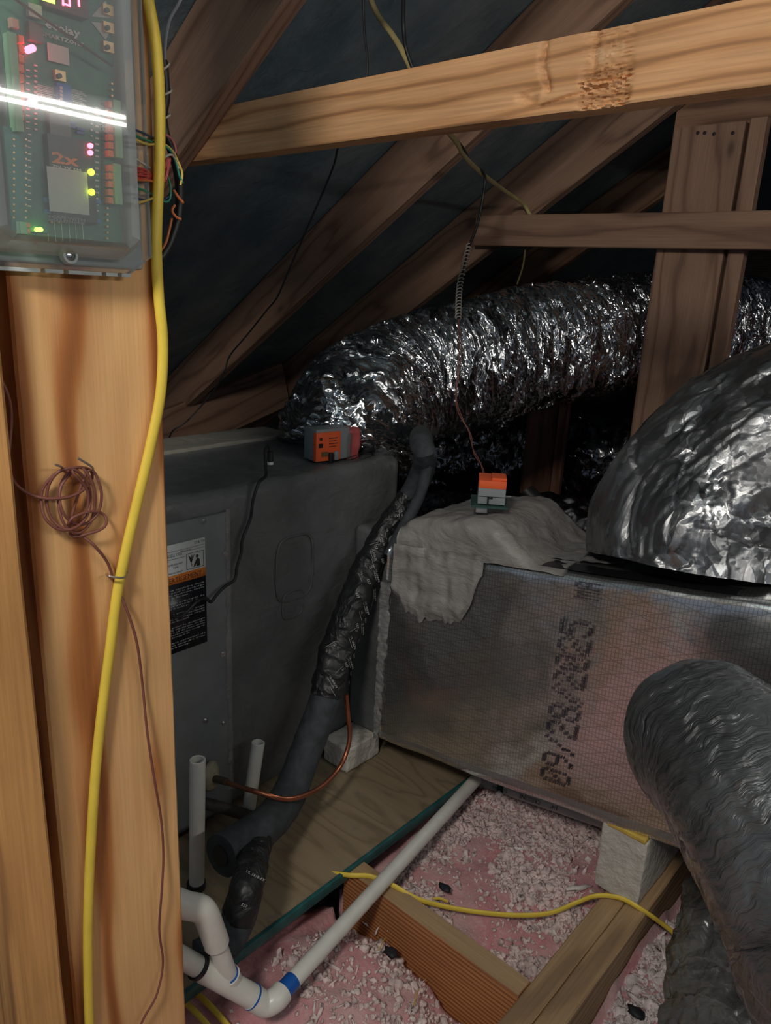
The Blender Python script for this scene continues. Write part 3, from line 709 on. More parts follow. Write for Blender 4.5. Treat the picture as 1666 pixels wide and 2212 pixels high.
mp = Matrix(((ax[0], 0, -ay[0], 0), (ax[1], 0, -ay[1], 0), (0, 1, 0, 0), (0, 0, 0, 1)))
gs = []
for k in range(4):
    o3 = Vector(qb+ax*(.030+.0)-ay*.0006+az*(.052-.006*k)); Mt = Matrix(((ax[0], 0, -ay[0], o3[0]), (ax[1], 0, -ay[1], o3[1]), (0, 1, 0, o3[2]), (0, 0, 0, 1)))
    gs.append(boxgeo((0, 0, 0), (.024-.004*(k % 2), .0015, .0001), 0)); gs[-1] = ([tuple(Mt@Vector(v)) for v in gs[-1][0]], gs[-1][1])
put('printed_lines', gs, LKI, root2)

# ================================================================== flexible ducts
def flex(name, pts, rad, mat, lab_, n=380, m=200, ring=.05, ringa=.004, cra=.010, crs=(60, 9), biga=.012, ends=(0, 0), rfun=None, group=None, seed=0, endr=.06, stretch=1, fold=0.012):
    P, S = catmull(pts, n); T, N, B = frames(P, (.2, .3, 1)); L = S[-1]
    th = np.linspace(0, 2*math.pi, m, endpoint=False)
    R = np.full(n, rad) if rfun is None else rad*rfun(S/L)
    if ends[0]: R = R*np.sqrt(np.clip(1-(1-np.clip(S/endr, 0, 1))**2, 0.0004, 1))
    if ends[1]: R = R*np.sqrt(np.clip(1-(1-np.clip((L-S)/endr, 0, 1))**2, 0.0004, 1))
    s = S[:, None]+0*th[None]; c, d = np.cos(th)[None]+0*s, np.sin(th)[None]+0*s
    tw = s+.03*vnoise(np.stack([c*1.5+seed, d*1.5, s*3], -1))     # slanting folds
    h = biga*fbm(np.stack([s*5/stretch+seed, c*1.3, d*1.3], -1), 2)
    h = h-ringa*np.abs(np.cos(math.pi*tw/ring))**3
    d1, d2, tl = worley(np.stack([tw*crs[0]/4+seed, c*crs[1]/4, d*crs[1]/4], -1)); h = h+cra*(tl*1.2-.25*d1)
    d1, d2, tl = worley(np.stack([tw*crs[0]/1.7+seed+.5*c, c*crs[1]/1.8, d*crs[1]/1.8], -1)); h = h+cra*.45*(tl*1.4-.2*d1)
    h = h+fold*.5*np.clip(ridged(np.stack([tw*crs[0]/3, c*crs[1]/7, d*crs[1]/7+seed], -1))-.55, 0, 1)
    Rr = R[:, None]+h*np.clip(R[:, None]/rad, 0, 1)
    V = P[:, None]+Rr[..., None]*(c[..., None]*N[:, None]+d[..., None]*B[:, None])
    i = np.arange(n-1)[:, None]; j = np.arange(m)[None]
    Fc = np.stack([i*m+j, i*m+(j+1) % m, (i+1)*m+(j+1) % m, (i+1)*m+j], -1).reshape(-1, 4)
    uv = np.stack([s, (np.abs(th-math.pi)*rad)[None]+0*s], -1).reshape(-1, 2)
    o = mesh_obj(name, V.reshape(-1, 3), Fc, mat, loc=P[0], uv=uv)
    props(o, lab_, 'duct', group); return o
FOIL = foil('duct_foil', (.62, .63, .64), .14, su=52, sv=9, st=1)
FOILB = foil('silver_foil', (.46, .47, .48), .34, su=16, sv=20, st=.62, fine=.5, dirt=.4)
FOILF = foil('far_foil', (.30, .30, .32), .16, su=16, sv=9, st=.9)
def film(name, col, rough, su, sv, st, spec=.8):
    t = NT(name); uv = t.n('ShaderNodeTexCoord').outputs['UV']
    dn = t.noise(uv, 6, 3, .6).outputs[1]; w = t.vec('MULTIPLY', t.vec('SUBTRACT', dn, (.5, .5, .5)), (.12, .12, 0)); p = t.vec('ADD', uv, w)
    a = t.noise(t.vec('MULTIPLY', p, (su, sv, 1)), 1, 4, .6, .4).outputs[0]
    v = t.n('ShaderNodeTexVoronoi'); t.l(t.vec('MULTIPLY', p, (su*.6, sv*.9, 1)), v.inputs['Vector']); v.inputs['Scale'].default_value = 1
    nr = t.bump(a, st, .02, t.bump(v.outputs['Distance'], st*.7, .02))
    c = t.mix(t.ramp(t.noise(p, 8, 4, .6).outputs[0], [(.4, (0, 0, 0)), (.72, (1, 1, 1))]), col, tuple(x*2.2 for x in col))
    return t.done(t.bsdf(c, rough, .35, nr, Coat_Weight=spec, Coat_Roughness=.12))
BFILM = film('dark_film', (.07, .076, .08), .34, 120, 9, .5)
CFILM = foil('clear_film', (.30, .30, .29), .22, su=34, sv=14, st=.6, fine=.5, dirt=.3, metal=.55)
BIG = [at(800, 1000, 'z', .66)+[-.03, .02, 0], at(800, 925, 'z', .80)*0+np.array([-1.30, 1.36, .755]), (-1.31, 1.52, .815), (-1.23, 1.78, .880), (-1.13, 2.06, .94), (-1.03, 2.42, .985), (-.80, 2.85, 1.0), (-.4, 3.3, 1.0)]
BIG[0] = np.array([-1.245, 1.27, .64]); BIG[1] = np.array([-1.265, 1.33, .735])
flex('insulated_flex_duct', BIG, .178, FOIL, 'big crinkled foil duct rising from the air handler and curving behind the support', n=1300, m=300, ring=.042, ringa=.003, cra=.015, crs=(240, 9), biga=.014, seed=3, ends=(1, 0), endr=.05)
flex('insulated_flex_duct', [(-.40, 1.30, .615), (-.405, 1.32, .70), (-.33, 1.37, .80), (-.15, 1.46, .90), (.12, 1.58, .99), (.5, 1.75, 1.05)], .172, FOILB, 'silver foil duct bulging from the top of the trunk at the right', n=420, m=300, ring=.09, ringa=.0, cra=.012, crs=(38, 12), biga=.024, fold=.006, seed=11, rfun=lambda u: 1+.14*u)
flex('insulated_flex_duct', [dep(1492, 1575, 1.12), dep(1515, 1590, 1.06), dep(1590, 1660, .98), dep(1680, 1790, .90), dep(1790, 1980, .84), dep(1900, 2200, .8), dep(1900, 2200, .8)+np.array([.10, .10, -.16]), dep(1900, 2200, .8)+np.array([.35, .22, -.20]), dep(1900, 2200, .8)+np.array([.8, .3, -.20])], .118, BFILM, 'dark film wrapped duct bending down from the side of the trunk', n=620, m=260, ring=.06, ringa=.0, cra=.003, crs=(260, 6), biga=.007, ends=(1, 0), endr=.085, seed=21, fold=.006)
flex('insulated_flex_duct', [(-.215, 1.36, .0), (-.205, 1.22, .0), (-.165, 1.05, .005), (-.125, .88, .01), (-.08, .65, .01)], .088, CFILM, 'glossy clear film duct lying on the fluff at the bottom right', n=320, m=220, ring=.07, ringa=.003, cra=.012, crs=(40, 8), biga=.014, ends=(1, 0), seed=31)
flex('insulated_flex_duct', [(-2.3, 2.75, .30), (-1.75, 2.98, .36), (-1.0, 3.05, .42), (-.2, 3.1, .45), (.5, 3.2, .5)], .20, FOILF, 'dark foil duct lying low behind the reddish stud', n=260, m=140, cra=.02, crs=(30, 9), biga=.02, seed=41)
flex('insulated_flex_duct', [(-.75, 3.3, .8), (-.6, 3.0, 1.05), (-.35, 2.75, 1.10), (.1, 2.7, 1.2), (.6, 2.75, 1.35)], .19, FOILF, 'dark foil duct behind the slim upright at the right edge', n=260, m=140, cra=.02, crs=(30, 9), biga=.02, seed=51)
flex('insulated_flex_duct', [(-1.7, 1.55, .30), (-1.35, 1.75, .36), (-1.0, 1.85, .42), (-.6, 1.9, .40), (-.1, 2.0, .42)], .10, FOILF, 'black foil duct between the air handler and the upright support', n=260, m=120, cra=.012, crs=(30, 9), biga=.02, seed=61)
flex('insulated_flex_duct', [(-1.15, .05, .02), (-1.05, .12, .12), (-.98, .18, .25), (-.95, .2, .42)], .10, CFILM, 'grey film duct behind the narrow stud at the lower left', n=160, m=120, cra=.008, crs=(30, 8), biga=.014, seed=71, ends=(1, 1))
# small black elbow behind the hump
tube('black_elbow', [at(1140, 1190, 'y', 1.62), at(1170, 1150, 'y', 1.62), at(1165, 1095, 'y', 1.62), at(1138, 1062, 'y', 1.62)], .022, BLK, n=24, seg=14, label='glossy black bent hose end behind the mastic hump', cat='hose')

# ================================================================== foam blocks
FOAM = plain('white_foam', (.60, .57, .51), .9, nz=.08, nsc=60, b=.6)
def foam(lo, hi, lab_, rot=0):
    V, Fc = noisybox(lo, hi, .004, 14, .0015, 60); root = thing('foam_block', lab_, 'block', ((lo[0]+hi[0])/2, (lo[1]+hi[1])/2, lo[2]), 'white foam blocks')
    mesh_obj('block', V, Fc, FOAM, root); return root
fb = foam((-.434, 1.150, .002), (-.349, 1.40, .142), 'white foam block between the doubled joist and the foil trunk')
YF = plain('yellow_foam', (.62, .42, .08), .7, nz=.2)
V, Fc = noisybox((-.425, 1.147, .139), (-.352, 1.20, .150), .003, 6, .0015, 60); mesh_obj('glue_bead', V, Fc, YF, fb)
foam((-1.073, 1.055, .002), (-.995, 1.165, .062), 'white foam block wedged under the end of the air handler')

# ================================================================== refrigerant lines
RUB = plain('black_foam_tube', (.035, .042, .048), .75, nz=.35, nsc=50, b=.25)
def tape_mat():
    t = NT('printed_tape'); o = t.n('ShaderNodeTexCoord').outputs['Object']
    n = t.noise(o, 30, 3).outputs[0]; w = t.noise(o, 14, 3, .6, 1).outputs[0]
    return t.done(t.bsdf((.010, .011, .012), .45, 0, t.bump(w, .7, .02, t.bump(n, .4, .006))))
TAPE = tape_mat(); TINK = plain('tape_ink', (.42, .43, .42), .5)
ls = thing('line_set', 'black insulated refrigerant line running down in front of the air handler', 'pipe', at(520, 1830, 'x', -.93))
LX = -.965
p = lambda x, y, X=LX: at(x, y, 'x', X)
up = [p(912, 960, -.93), p(915, 1010, -.95), p(885, 1075, -.98), p(838, 1145, -1.0), p(795, 1225, -1.0), p(757, 1320, -.985), p(725, 1410, -.97), p(705, 1500, -.96)]
def wrap(name, pts, r0, r1, mat, parent, n=160, seg=40, am=.0035, spiral=True):
    P, S = catmull(pts, n); T, N, B = frames(P, (0, .3, 1)); th = np.linspace(0, 2*math.pi, seg, endpoint=False)
    R = np.linspace(r0, r1, n)[:, None]+0*th[None]
    if spiral:
        ph = (S[:, None]/.034+th[None]/(2*math.pi)) % 1; R = R+.0022*ph
    s = S[:, None]+0*th; R = R+am*fbm(np.stack([s*35, np.cos(th)[None]*1.4+0*s, np.sin(th)[None]*1.4+0*s], -1), 2)
    V = P[:, None]+R[..., None]*(np.cos(th)[None, :, None]*N[:, None]+np.sin(th)[None, :, None]*B[:, None])
    i = np.arange(n-1)[:, None]; j = np.arange(seg)[None]
    Fc = np.stack([i*seg+j, i*seg+(j+1) % seg, (i+1)*seg+(j+1) % seg, (i+1)*seg+j], -1).reshape(-1, 4).tolist(); Fc += [list(range(seg))[::-1], [(n-1)*seg+q for q in range(seg)]]
    return finish(mesh_obj(name, V.reshape(-1, 3), Fc, mat, parent), 55), (P, T, N, B, S)
_, fr = wrap('taped_section', up[2:], .026, .034, TAPE, ls)
tube('upper_tube', [at(900, 900, 'y', 1.75), at(906, 935, 'y', 1.45)]+up[:4], .025, RUB, ls, n=40, seg=20)
tube('upper_tube', [p(925, 1005, -.92), p(905, 1075, -.935), p(865, 1150, -.95), p(840, 1200, -.96)], .012, RUB, ls, n=30, seg=14)
wrap('lower_tube', [p(712, 1475), p(690, 1545, -.955), p(660, 1625, -.95), p(632, 1700, -.93), p(600, 1755, -.90), p(552, 1800, -.86), p(478, 1848, -.85)], .031, .036, RUB, ls, am=.0012, spiral=False)
ea, eb = p(500, 1834, -.853), p(476, 1849, -.850); tube('tube_bore', [eb+(eb-ea)*.02, eb+(eb-ea)*.05], .017, BLK, ls, n=4, seg=20)
P, T, N, B, S = fr
G = RNG
for k in range(44):
    i = int(8+k/44*(len(P)-14)); outd = np.array([1., -.35, .1]); phi = G.uniform(-.95, .95)
    base = outd-T[i]*(outd@T[i]); base /= np.linalg.norm(base); side = np.cross(T[i], base); nd = base*math.cos(phi)+side*math.sin(phi)
    rr = .026+(.034-.026)*i/len(P)+.0075; tdir = T[i]*math.cos(.75)+np.cross(nd, T[i])*math.sin(.75)*(1 if G.random() < .9 else -1)
    o3 = P[i]+nd*rr; yd = np.cross(nd, tdir); Mt = Matrix(((tdir[0], yd[0], nd[0], o3[0]), (tdir[1], yd[1], nd[1], o3[1]), (tdir[2], yd[2], nd[2], o3[2]), (0, 0, 0, 1)))
    body = ['557', 'UL 181B-FX', '557', 'UL'][k % 4]; put('tape_print', [text(body, .0075 if body == '557' else .0055, Mt, None, None)], TINK, ls)
    if k % 2:
        bb = boxgeo((0, -.004, 0), (.022, -.0035, .0001), 0); put('tape_rule', [([tuple(Mt@Vector(v)) for v in bb[0]], bb[1])], TINK, ls)
low = [p(562, 1793, -.862), p(553, 1830, -.835), p(543, 1872, -.79), p(533, 1920, -.755), p(515, 1985, -.752), p(485, 2040, -.752), p(430, 2070, -.76)]
_, fr2 = wrap('lower_taped_section', low[:5], .024, .026, TAPE, ls, n=80, am=.0014)
P, T, N, B, S = fr2
for k in range(9):
    i = int(14+k*6.5); outd = np.array([1., -.75, .25]); phi = (-.5, .3, .0)[k % 3]; base = outd-T[i]*(outd@T[i]); base /= np.linalg.norm(base); side = np.cross(T[i], base); nd = base*math.cos(phi)+side*math.sin(phi)
    tdir = np.cross(nd, T[i])*.95+T[i]*.3; tdir /= np.linalg.norm(tdir); yd = np.cross(nd, tdir); o3 = P[i]+nd*.0305-tdir*.008
    put('tape_print', [text(('557', 'UL 181B-FX', '557')[k % 3], .0065, Matrix(((tdir[0], yd[0], nd[0], o3[0]), (tdir[1], yd[1], nd[1], o3[1]), (tdir[2], yd[2], nd[2], o3[2]), (0, 0, 0, 1))), None, None)], TINK, ls)
tube('floor_bend', low[3:], .0265, RUB, ls, n=40, seg=24)
tube('suction_stub', [p(545, 1765, -1.0), p(505, 1752, -1.02), p(455, 1738, -1.06), p(430, 1735, -1.085)], .0115, plain('brown_pipe', (.05, .04, .035), .6, nz=.4, nsc=60, b=.3), ls, n=20, seg=14)
COP = plain('copper', (.42, .15, .08), .33, .85, nz=.25, nsc=12)
cp = thing('copper_tube', 'thin bare copper tube looping below the taped line', 'pipe', p(625, 1725, -.93))
tube('tube', [p(748, 1500, -.945), p(752, 1545, -.94), p(755, 1600, -.93), p(735, 1655, -.92), p(690, 1702, -.89), p(625, 1726, -.875), p(560, 1712, -.90), p(510, 1697, -.99), p(470, 1684, -1.05)], .0048, COP, cp, n=90, seg=14)
PUT = plain('putty', (.26, .23, .16), .8, nz=.3, b=.4)
q = p(455, 1680, -1.066); v = I2V*(1+.3*vnoise(I2V*2.2))[:, None]*np.array([.012, .020, .034])+q; mesh_obj('putty_seal', v, I2F, PUT, cp)
tube('fitting', [p(490, 1689, -1.02), p(465, 1682, -1.055)], .007, plain('dull_brass', (.10, .08, .06), .5, .6), cp, n=6, seg=12)

# ================================================================== white plastic pipes
PVC = plain('white_pvc', (.72, .72, .66), .32, nz=.06, nsc=30); BLUE = plain('blue_primer', (.01, .10, .42), .35)
def standpipe(b, t, r, lab_):
    b = np.array(b); t = np.array(t); L = np.linalg.norm(t-b); root = thing('standpipe', lab_, 'pipe', b, 'white standpipes')
    lathe('pipe', b, t, [(0, r), (L*.3, r), (L*.7, r), (L-.001, r), (L, r-.001), (L-.0005, r-.0035), (L-.05, r-.0035), (L-.05, 0.0005)], PVC, root, seg=32)
    return root
standpipe(p(425, 1912, -.955), p(427, 1640, -.955), .0137, 'white standpipe with an open top, the nearer one beside the post')
standpipe(p(537, 1752, -1.02), p(558, 1603, -1.02), .0132, 'short leaning white standpipe behind the copper tube')
tube('black_sleeve', [p(425, 1935, -.955), p(424, 1905, -.955)], .017, TAPE, n=6, seg=20, label='black tape around the foot of the nearer standpipe', cat='tape')
dr = thing('drain_pipe', 'white drain pipe with elbows, blue primer and a long straight run', 'pipe', at(590, 2160, 'z', .0))
R0 = .0137
e0 = at(590, 2165, 'z', .018); far = at(1028, 1684, 'z', .017)
tube('long_run', [e0+(far-e0)*.03, e0+(far-e0)*.3, e0+(far-e0)*.7, far], R0, PVC, dr, n=30, seg=24)
d = (far-e0)/np.linalg.norm(far-e0)
tube('primer_stain', [e0+d*.018, e0+d*.046], R0+.0004, BLUE, dr, n=6, seg=24)
DX = e0[0]
t0 = at(428, 2088, 'x', DX-.05); t1 = at(540, 2150, 'x', DX-.02); t2 = at(578, 2172, 'x', DX-.006)
tube('tee_run', [t0, (t0+t1)/2, t1, t1+(t2-t1)*.3], R0+.0035, PVC, dr, n=16, seg=24)
tube('elbow', [t1+(t2-t1)*.1, t2-(t2-t1)*.15, e0+d*.006, e0+d*.020], R0+.0042, PVC, dr, n=24, seg=24)
tube('primer_ring', [t1+(t2-t1)*.10, t1+(t2-t1)*.16], R0+.0047, BLUE, dr, n=4, seg=24)
tube('end_cap', [t0-(t1-t0)*.5, t0], R0+.001, PVC, dr, n=4, seg=24)
tube('rubber_ring', [t0-(t1-t0)*.02, t0+(t1-t0)*.03], R0+.0044, LK, dr, n=4, seg=24)
v0 = at(494, 2110, 'x', DX-.034); v1 = at(462, 2020, 'x', DX-.034)
tube('riser', [v0+(v0-v1)*.1, (v0+v1)/2, v1], R0, PVC, dr, n=12, seg=24)
tube('tee_socket', [v0+(v0-v1)*.25, v0+(v1-v0)*.05], R0+.0037, PVC, dr, n=6, seg=24)
tube('primer_ring', [v0+(v1-v0)*.04, v0+(v1-v0)*.08], R0+.0016, BLUE, dr, n=4, seg=24)
w1 = at(440, 1968, 'x', DX-.036); w2 = at(400, 1955, 'x', DX-.045); w3 = at(355, 1938, 'x', DX-.06)
tube('upper_elbow', [v1+(v0-v1)*.18, v1, w1, w2, w3], R0+.0042, PVC, dr, n=36, seg=24)
CPV = plain('grey_white_pipe', (.50, .49, .46), .4, nz=.06)
pr0, pr1 = at(1030, 1684, 'y', 1.30), at(1330, 1785, 'y', 1.30)
pp = thing('printed_pipe', 'printed grey white pipe under the foil trunk', 'pipe', pr0)
tube('pipe', [pr0, (pr0+pr1)/2, pr1], .0125, CPV, pp, n=8, seg=24)
tube('socket', [pr0-(pr1-pr0)*.04, pr0+(pr1-pr0)*.06], .0165, CPV, pp, n=4, seg=24)
tube('green_band', [pr0+(pr1-pr0)*.185, pr0+(pr1-pr0)*.235], .0128, plain('green_band', (.01, .07, .05), .5), pp, n=4, seg=24)
dx = (pr0-pr1)/np.linalg.norm(pr0-pr1); nd = np.array([.25, -.8, .35]); nd = nd-dx*(nd@dx); nd /= np.linalg.norm(nd); yd = np.cross(nd, dx)
gs = []
for body, f, s in (('SCH 40', .27, .013), ('CRESLINE', .52, .013), ('3/4"', .64, .012)):
    o3 = pr0+(pr1-pr0)*f+nd*.0131-yd*.004; put('pipe_print', [text(body, s, Matrix(((dx[0], yd[0], nd[0], o3[0]), (dx[1], yd[1], nd[1], o3[1]), (dx[2], yd[2], nd[2], o3[2]), (0, 0, 0, 1))), None, None, ax='LEFT')], LKI, pp)

# ================================================================== cables on the post
PX = -.647
def onpost(pts, X=PX): return [at(x, y, 'x', X) for x, y in pts]
yc = thing('yellow_cable', 'thick yellow cable running down the whole pine post', 'cable', at(190, 2212, 'x', PX))
tube('jacket', onpost([(310, -60), (322, 10), (336, 90), (344, 200), (345, 330), (340, 450), (338, 540), (343, 640), (352, 740), (347, 850), (326, 960), (300, 1070), (272, 1190), (252, 1290), (238, 1400), (222, 1520), (208, 1650), (199, 1780), (192, 1920), (190, 2060), (195, 2240)])+[at(200, 2212, 'x', PX)*[1, 1, 0]+[0, 0, .12], at(200, 2212, 'x', PX)*[1, 1, 0]+[0, 0, -.04]], .0054, YEL, yc, ry=.0040, n=160, seg=14, hint=(0, 1, 0))
STAP = plain('staple_wire', (.50, .48, .44), .35, .9)
BRW = plain('brown_wire', (.20, .072, .055), .45)
def curl():
    pts = [(-10, 800), (14, 845), (24, 890), (22, 950), (18, 1000), (30, 1040), (62, 1066), (105, 1077), (160, 1070), (197, 1040), (190, 1012)]
    cx, cy = 148, 1078
    for k in range(4):
        ox, oy = (0, 0) if k == 0 else ((-8, 4), (18, 2), (26, -4))[k-1]; rx, ry_ = (48, 70, 40, 46)[k], (66, 64, 72, 60)[k]
        rx = min(rx, 52)
        for a in np.linspace(-70, 250, 7): pts.append((cx+ox+rx*math.cos(math.radians(a))*(-1), cy+oy+ry_*math.sin(math.radians(a))*(1)-0))
    pts += [(150, 1148), (200, 1150), (228, 1135), (225, 1112), (195, 1105), (155, 1120), (150, 1140), (178, 1158)]
    pts += [(205, 1180), (232, 1215), (248, 1258), (275, 1320), (296, 1390), (308, 1480), (318, 1580), (333, 1680), (348, 1770), (353, 1850), (349, 1930), (344, 2010), (352, 2080), (338, 2150), (300, 2230)]
    return [at(x, y, 'x', -.6455+.004*math.sin(i*1.9)) for i, (x, y) in enumerate(pts)]+[np.array([-.645, .335, .10]), np.array([-.645, .34, -.04])]
bw = thing('brown_wire', 'thin brown wire looped into a small coil on the pine post', 'wire', at(178, 1158, 'x', -.65))
tube('wire', curl(), .0014, BRW, bw, n=520, seg=8)
def staple(pts, lab_):
    r_ = thing('staple', lab_, 'staple', at(pts[1][0], pts[1][1], 'x', -.652), 'bent wire staples on the post')
    tube('wire', [at(x, y, 'x', X) for x, y, X in pts], .0011, STAP, r_, n=30, seg=8)
staple([(168, 989, -.632), (200, 1010, -.636), (196, 1018, -.655)], 'bent staple holding the brown coil at its top right')
staple([(120, 1004, -.636), (132, 1008, -.64), (135, 1014, -.655)], 'small staple at the top left of the brown coil')
staple([(230, 1240, -.655), (234, 1244, -.640), (258, 1248, -.637), (270, 1246, -.640), (274, 1236, -.655)], 'staple holding the yellow cable and brown wire')
# yellow cable at the left border, by the stud
tube('yellow_cable', [dep(-30, 1840, 1.05), dep(8, 1920, 1.05), dep(22, 2010, 1.05), dep(40, 2080, 1.05), dep(68, 2130, 1.06), dep(60, 2160, 1.07), dep(42, 2185, 1.07), dep(60, 2240, 1.06)], .008, YEL, n=60, seg=12, ry=.005, label='yellow cable drooping behind the narrow stud at the left border', cat='cable')
for off, lab_ in ((0, 'yellow cable lying on the insulation at the bottom, beside the post'), (.022, 'second yellow cable at the bottom, left of the first, beside the post')):
    tube('yellow_cable', [at(395, 2125, 'z', -.045)+[-.02, -off, 0], at(430, 2150, 'z', -.045)+[0, -off, 0], at(470, 2190, 'z', -.045)+[0, -off, 0], at(520, 2250, 'z', -.05)+[0, -off, 0]], .0062, YEL, n=30, seg=12, ry=.0035, label=lab_, cat='cable', group='yellow cables at the bottom by the post')
fl = [(705, 1885, -.008), (760, 1891, .006), (800, 1893, .004), (850, 1913, .002), (900, 1941, -.01), (960, 1958, -.025), (1040, 1971, -.03), (1120, 1977, -.03), (1190, 1972, -.028), (1245, 1950, -.02), (1290, 1935, .006), (1340, 1940, .006), (1382, 1962, .005), (1430, 1995, -.03), (1462, 2020, -.05)]
tube('yellow_cable', [at(x, y, 'z', z) for x, y, z in fl], .0048, YEL, n=120, seg=12, ry=.0028, label='yellow cable snaking over the insulation and the doubled joist', cat='cable')
YD = plain('old_yellow_jacket', (.42, .34, .15), .5, nz=.15)
tube('old_cable', [at(790, -30, 'y', 1.12), at(815, 30, 'y', 1.15), at(848, 75, 'y', 1.14), at(872, 115, 'y', 1.12), (at(915, 200, 'y', 1.12)), at(962, 275, 'y', 1.22), at(985, 305, 'y', 1.35), at(1010, 345, 'y', 1.5), at(1045, 378, 'y', 1.7), at(1090, 412, 'y', 1.95), at(1130, 440, 'y', 2.1), at(1146, 465, 'y', 2.128)], .0058, YD, n=120, seg=12, ry=.0035, label='dull yellow cable passing over the tie beam to the cross brace', cat='cable')
tube('old_cable', [at(1135, 540, 'y', 2.145), at(1130, 575, 'y', 2.2), at(1118, 612, 'y', 2.25)], .005, YD, n=20, seg=10, ry=.003, label='short end of dull yellow cable below the cross brace', cat='cable')
BW = plain('black_wire', (.010, .012, .013), .5)
tube('black_wire', [at(872, -20, 'y', 1.08), at(872, 60, 'y', 1.1), at(882, 120, 'y', 1.1), at(925, 220, 'y', 1.15), at(970, 285, 'y', 1.32), at(1000, 320, 'y', 1.42), at(1020, 355, 'y', 1.58), at(1047, 378, 'y', 1.68), at(1043, 430, 'y', 1.68), at(1030, 490, 'y', 1.68), at(1014, 530, 'y', 1.68)], .0036, BW, n=90, seg=8, label='black wire crossing the tie beam and hanging to the coiled lead', cat='wire')
tube('black_wire', [at(785, -20, 'y', 1.0), at(787, 60, 'y', 1.0), at(793, 160, 'y', 1.0), at(765, 250, 'y', 1.0), at(732, 315, 'y', 1.03), at(722, 355, 'y', 1.05), at(700, 410, 'y', 1.08), at(665, 490, 'y', 1.1), at(628, 575, 'y', 1.12), at(600, 640, 'y', 1.13), at(575, 672, 'y', 1.13), at(535, 722, 'y', 1.13), at(497, 768, 'y', 1.12), at(486, 800, 'y', 1.11), at(470, 832, 'y', 1.1), at(432, 880, 'y', 1.08), at(398, 915, 'y', 1.05), at(372, 932, 'y', 1.03), at(362, 960, 'y', 1.05)], .0019, BW, n=220, seg=6, label='thin kinked black wire hanging across the left roof slope', cat='wire')
# coiled lead and thin red pair down to the standing actuator
def helix(pts, r, pitch, rw, nper=10):
    P, S = catmull(pts, 40); T, N, B = frames(P); L = S[-1]; n = int(L/pitch*nper); s = np.linspace(0, L, n)
    q = np.stack([np.interp(s, S, P[:, k]) for k in range(3)], 1); Nn = np.stack([np.interp(s, S, N[:, k]) for k in range(3)], 1); Bb = np.stack([np.interp(s, S, B[:, k]) for k in range(3)], 1)
    a = 2*math.pi*s/pitch; return q+r*(np.cos(a)[:, None]*Nn+np.sin(a)[:, None]*Bb)
cl = thing('coiled_lead', 'coiled thin lead hanging in front of the big foil duct', 'wire', at(990, 690, 'y', 1.55))
PALE = plain('pale_wire', (.42, .38, .33), .5)
V, Fc = sweepgeo(helix([at(1014, 530, 'y', 1.66), at(1004, 570, 'y', 1.62), at(993, 620, 'y', 1.58), at(990, 690, 'y', 1.5)], 0.0072, .0125, 1), .0014, seg=5, straight=True); mesh_obj('coil', V, Fc, PALE, cl)
tube('core', [at(1014, 528, 'y', 1.66), at(1004, 570, 'y', 1.62), at(993, 620, 'y', 1.58), at(990, 690, 'y', 1.5)], .0026, BW, cl, n=30, seg=6)
tube('red_pair', [at(990, 690, 'y', 1.5), at(992, 760, 'y', 1.42), at(985, 850, 'y', 1.38), at(990, 890, 'y', 1.36), at(1012, 930, 'y', 1.35), at(1022, 970, 'y', 1.32), at(1040, 1005, 'y', 1.30), at(1046, 1052, 'y', 1.27)], .0011, BRW, cl, n=70, seg=6)
tube('red_pair', [at(991, 690, 'y', 1.5), at(997, 760, 'y', 1.42), at(986, 855, 'y', 1.38), at(1000, 905, 'y', 1.36), at(1018, 940, 'y', 1.35), at(1024, 980, 'y', 1.32), at(1045, 1015, 'y', 1.30), at(1043, 1052, 'y', 1.27)], .0011, BRW, cl, n=70, seg=6)
for k in range(2):
    tube('actuator_lead', [at(735, 992+k*4, 'x', -1.10), at(765, 985+k*6, 'x', -1.09), at(800, 970+k*4, 'x', -1.1), at(840, 950+k*8, 'x', -1.12)], .0010, BW, root2, n=20, seg=6)
# sensor cord on the air handler
sc_ = thing('sensor_cord', 'black sensor cord with a zip tie running down the air handler front', 'cord', at(578, 1010, 'z', .7))
tube('cord', [at(584, 1003, 'x', -1.12), at(584, 975, 'x', -1.12), at(579, 963, 'x', -1.12), at(573, 975, 'x', -1.11), at(574, 1005, 'x', -1.09), at(574, 1028, 'x', -1.075), at(560, 1042, 'x', -1.062), at(547, 1080, 'x', -1.06), at(541, 1120, 'x', -1.062), at(524, 1165, 'x', -1.062), at(521, 1195, 'x', -1.062), at(512, 1225, 'x', -1.06), at(507, 1252, 'x', -1.058), at(485, 1268, 'x', -1.055), at(468, 1285, 'x', -1.052), at(456, 1300, 'x', -1.052), at(443, 1292, 'x', -1.052), at(425, 1300, 'x', -1.05), at(405, 1320, 'x', -1.05), at(385, 1333, 'x', -1.05), at(350, 1325, 'x', -1.05)], .0030, BW, sc_, n=220, seg=8)
tube('probe', [at(584, 998, 'x', -1.12), at(584, 975, 'x', -1.12)], .0062, BW, sc_, n=6, seg=12)
tube('zip_tie', [at(584, 1003, 'x', -1.12), at(584, 997, 'x', -1.12)], .0068, LW, sc_, n=4, seg=12)

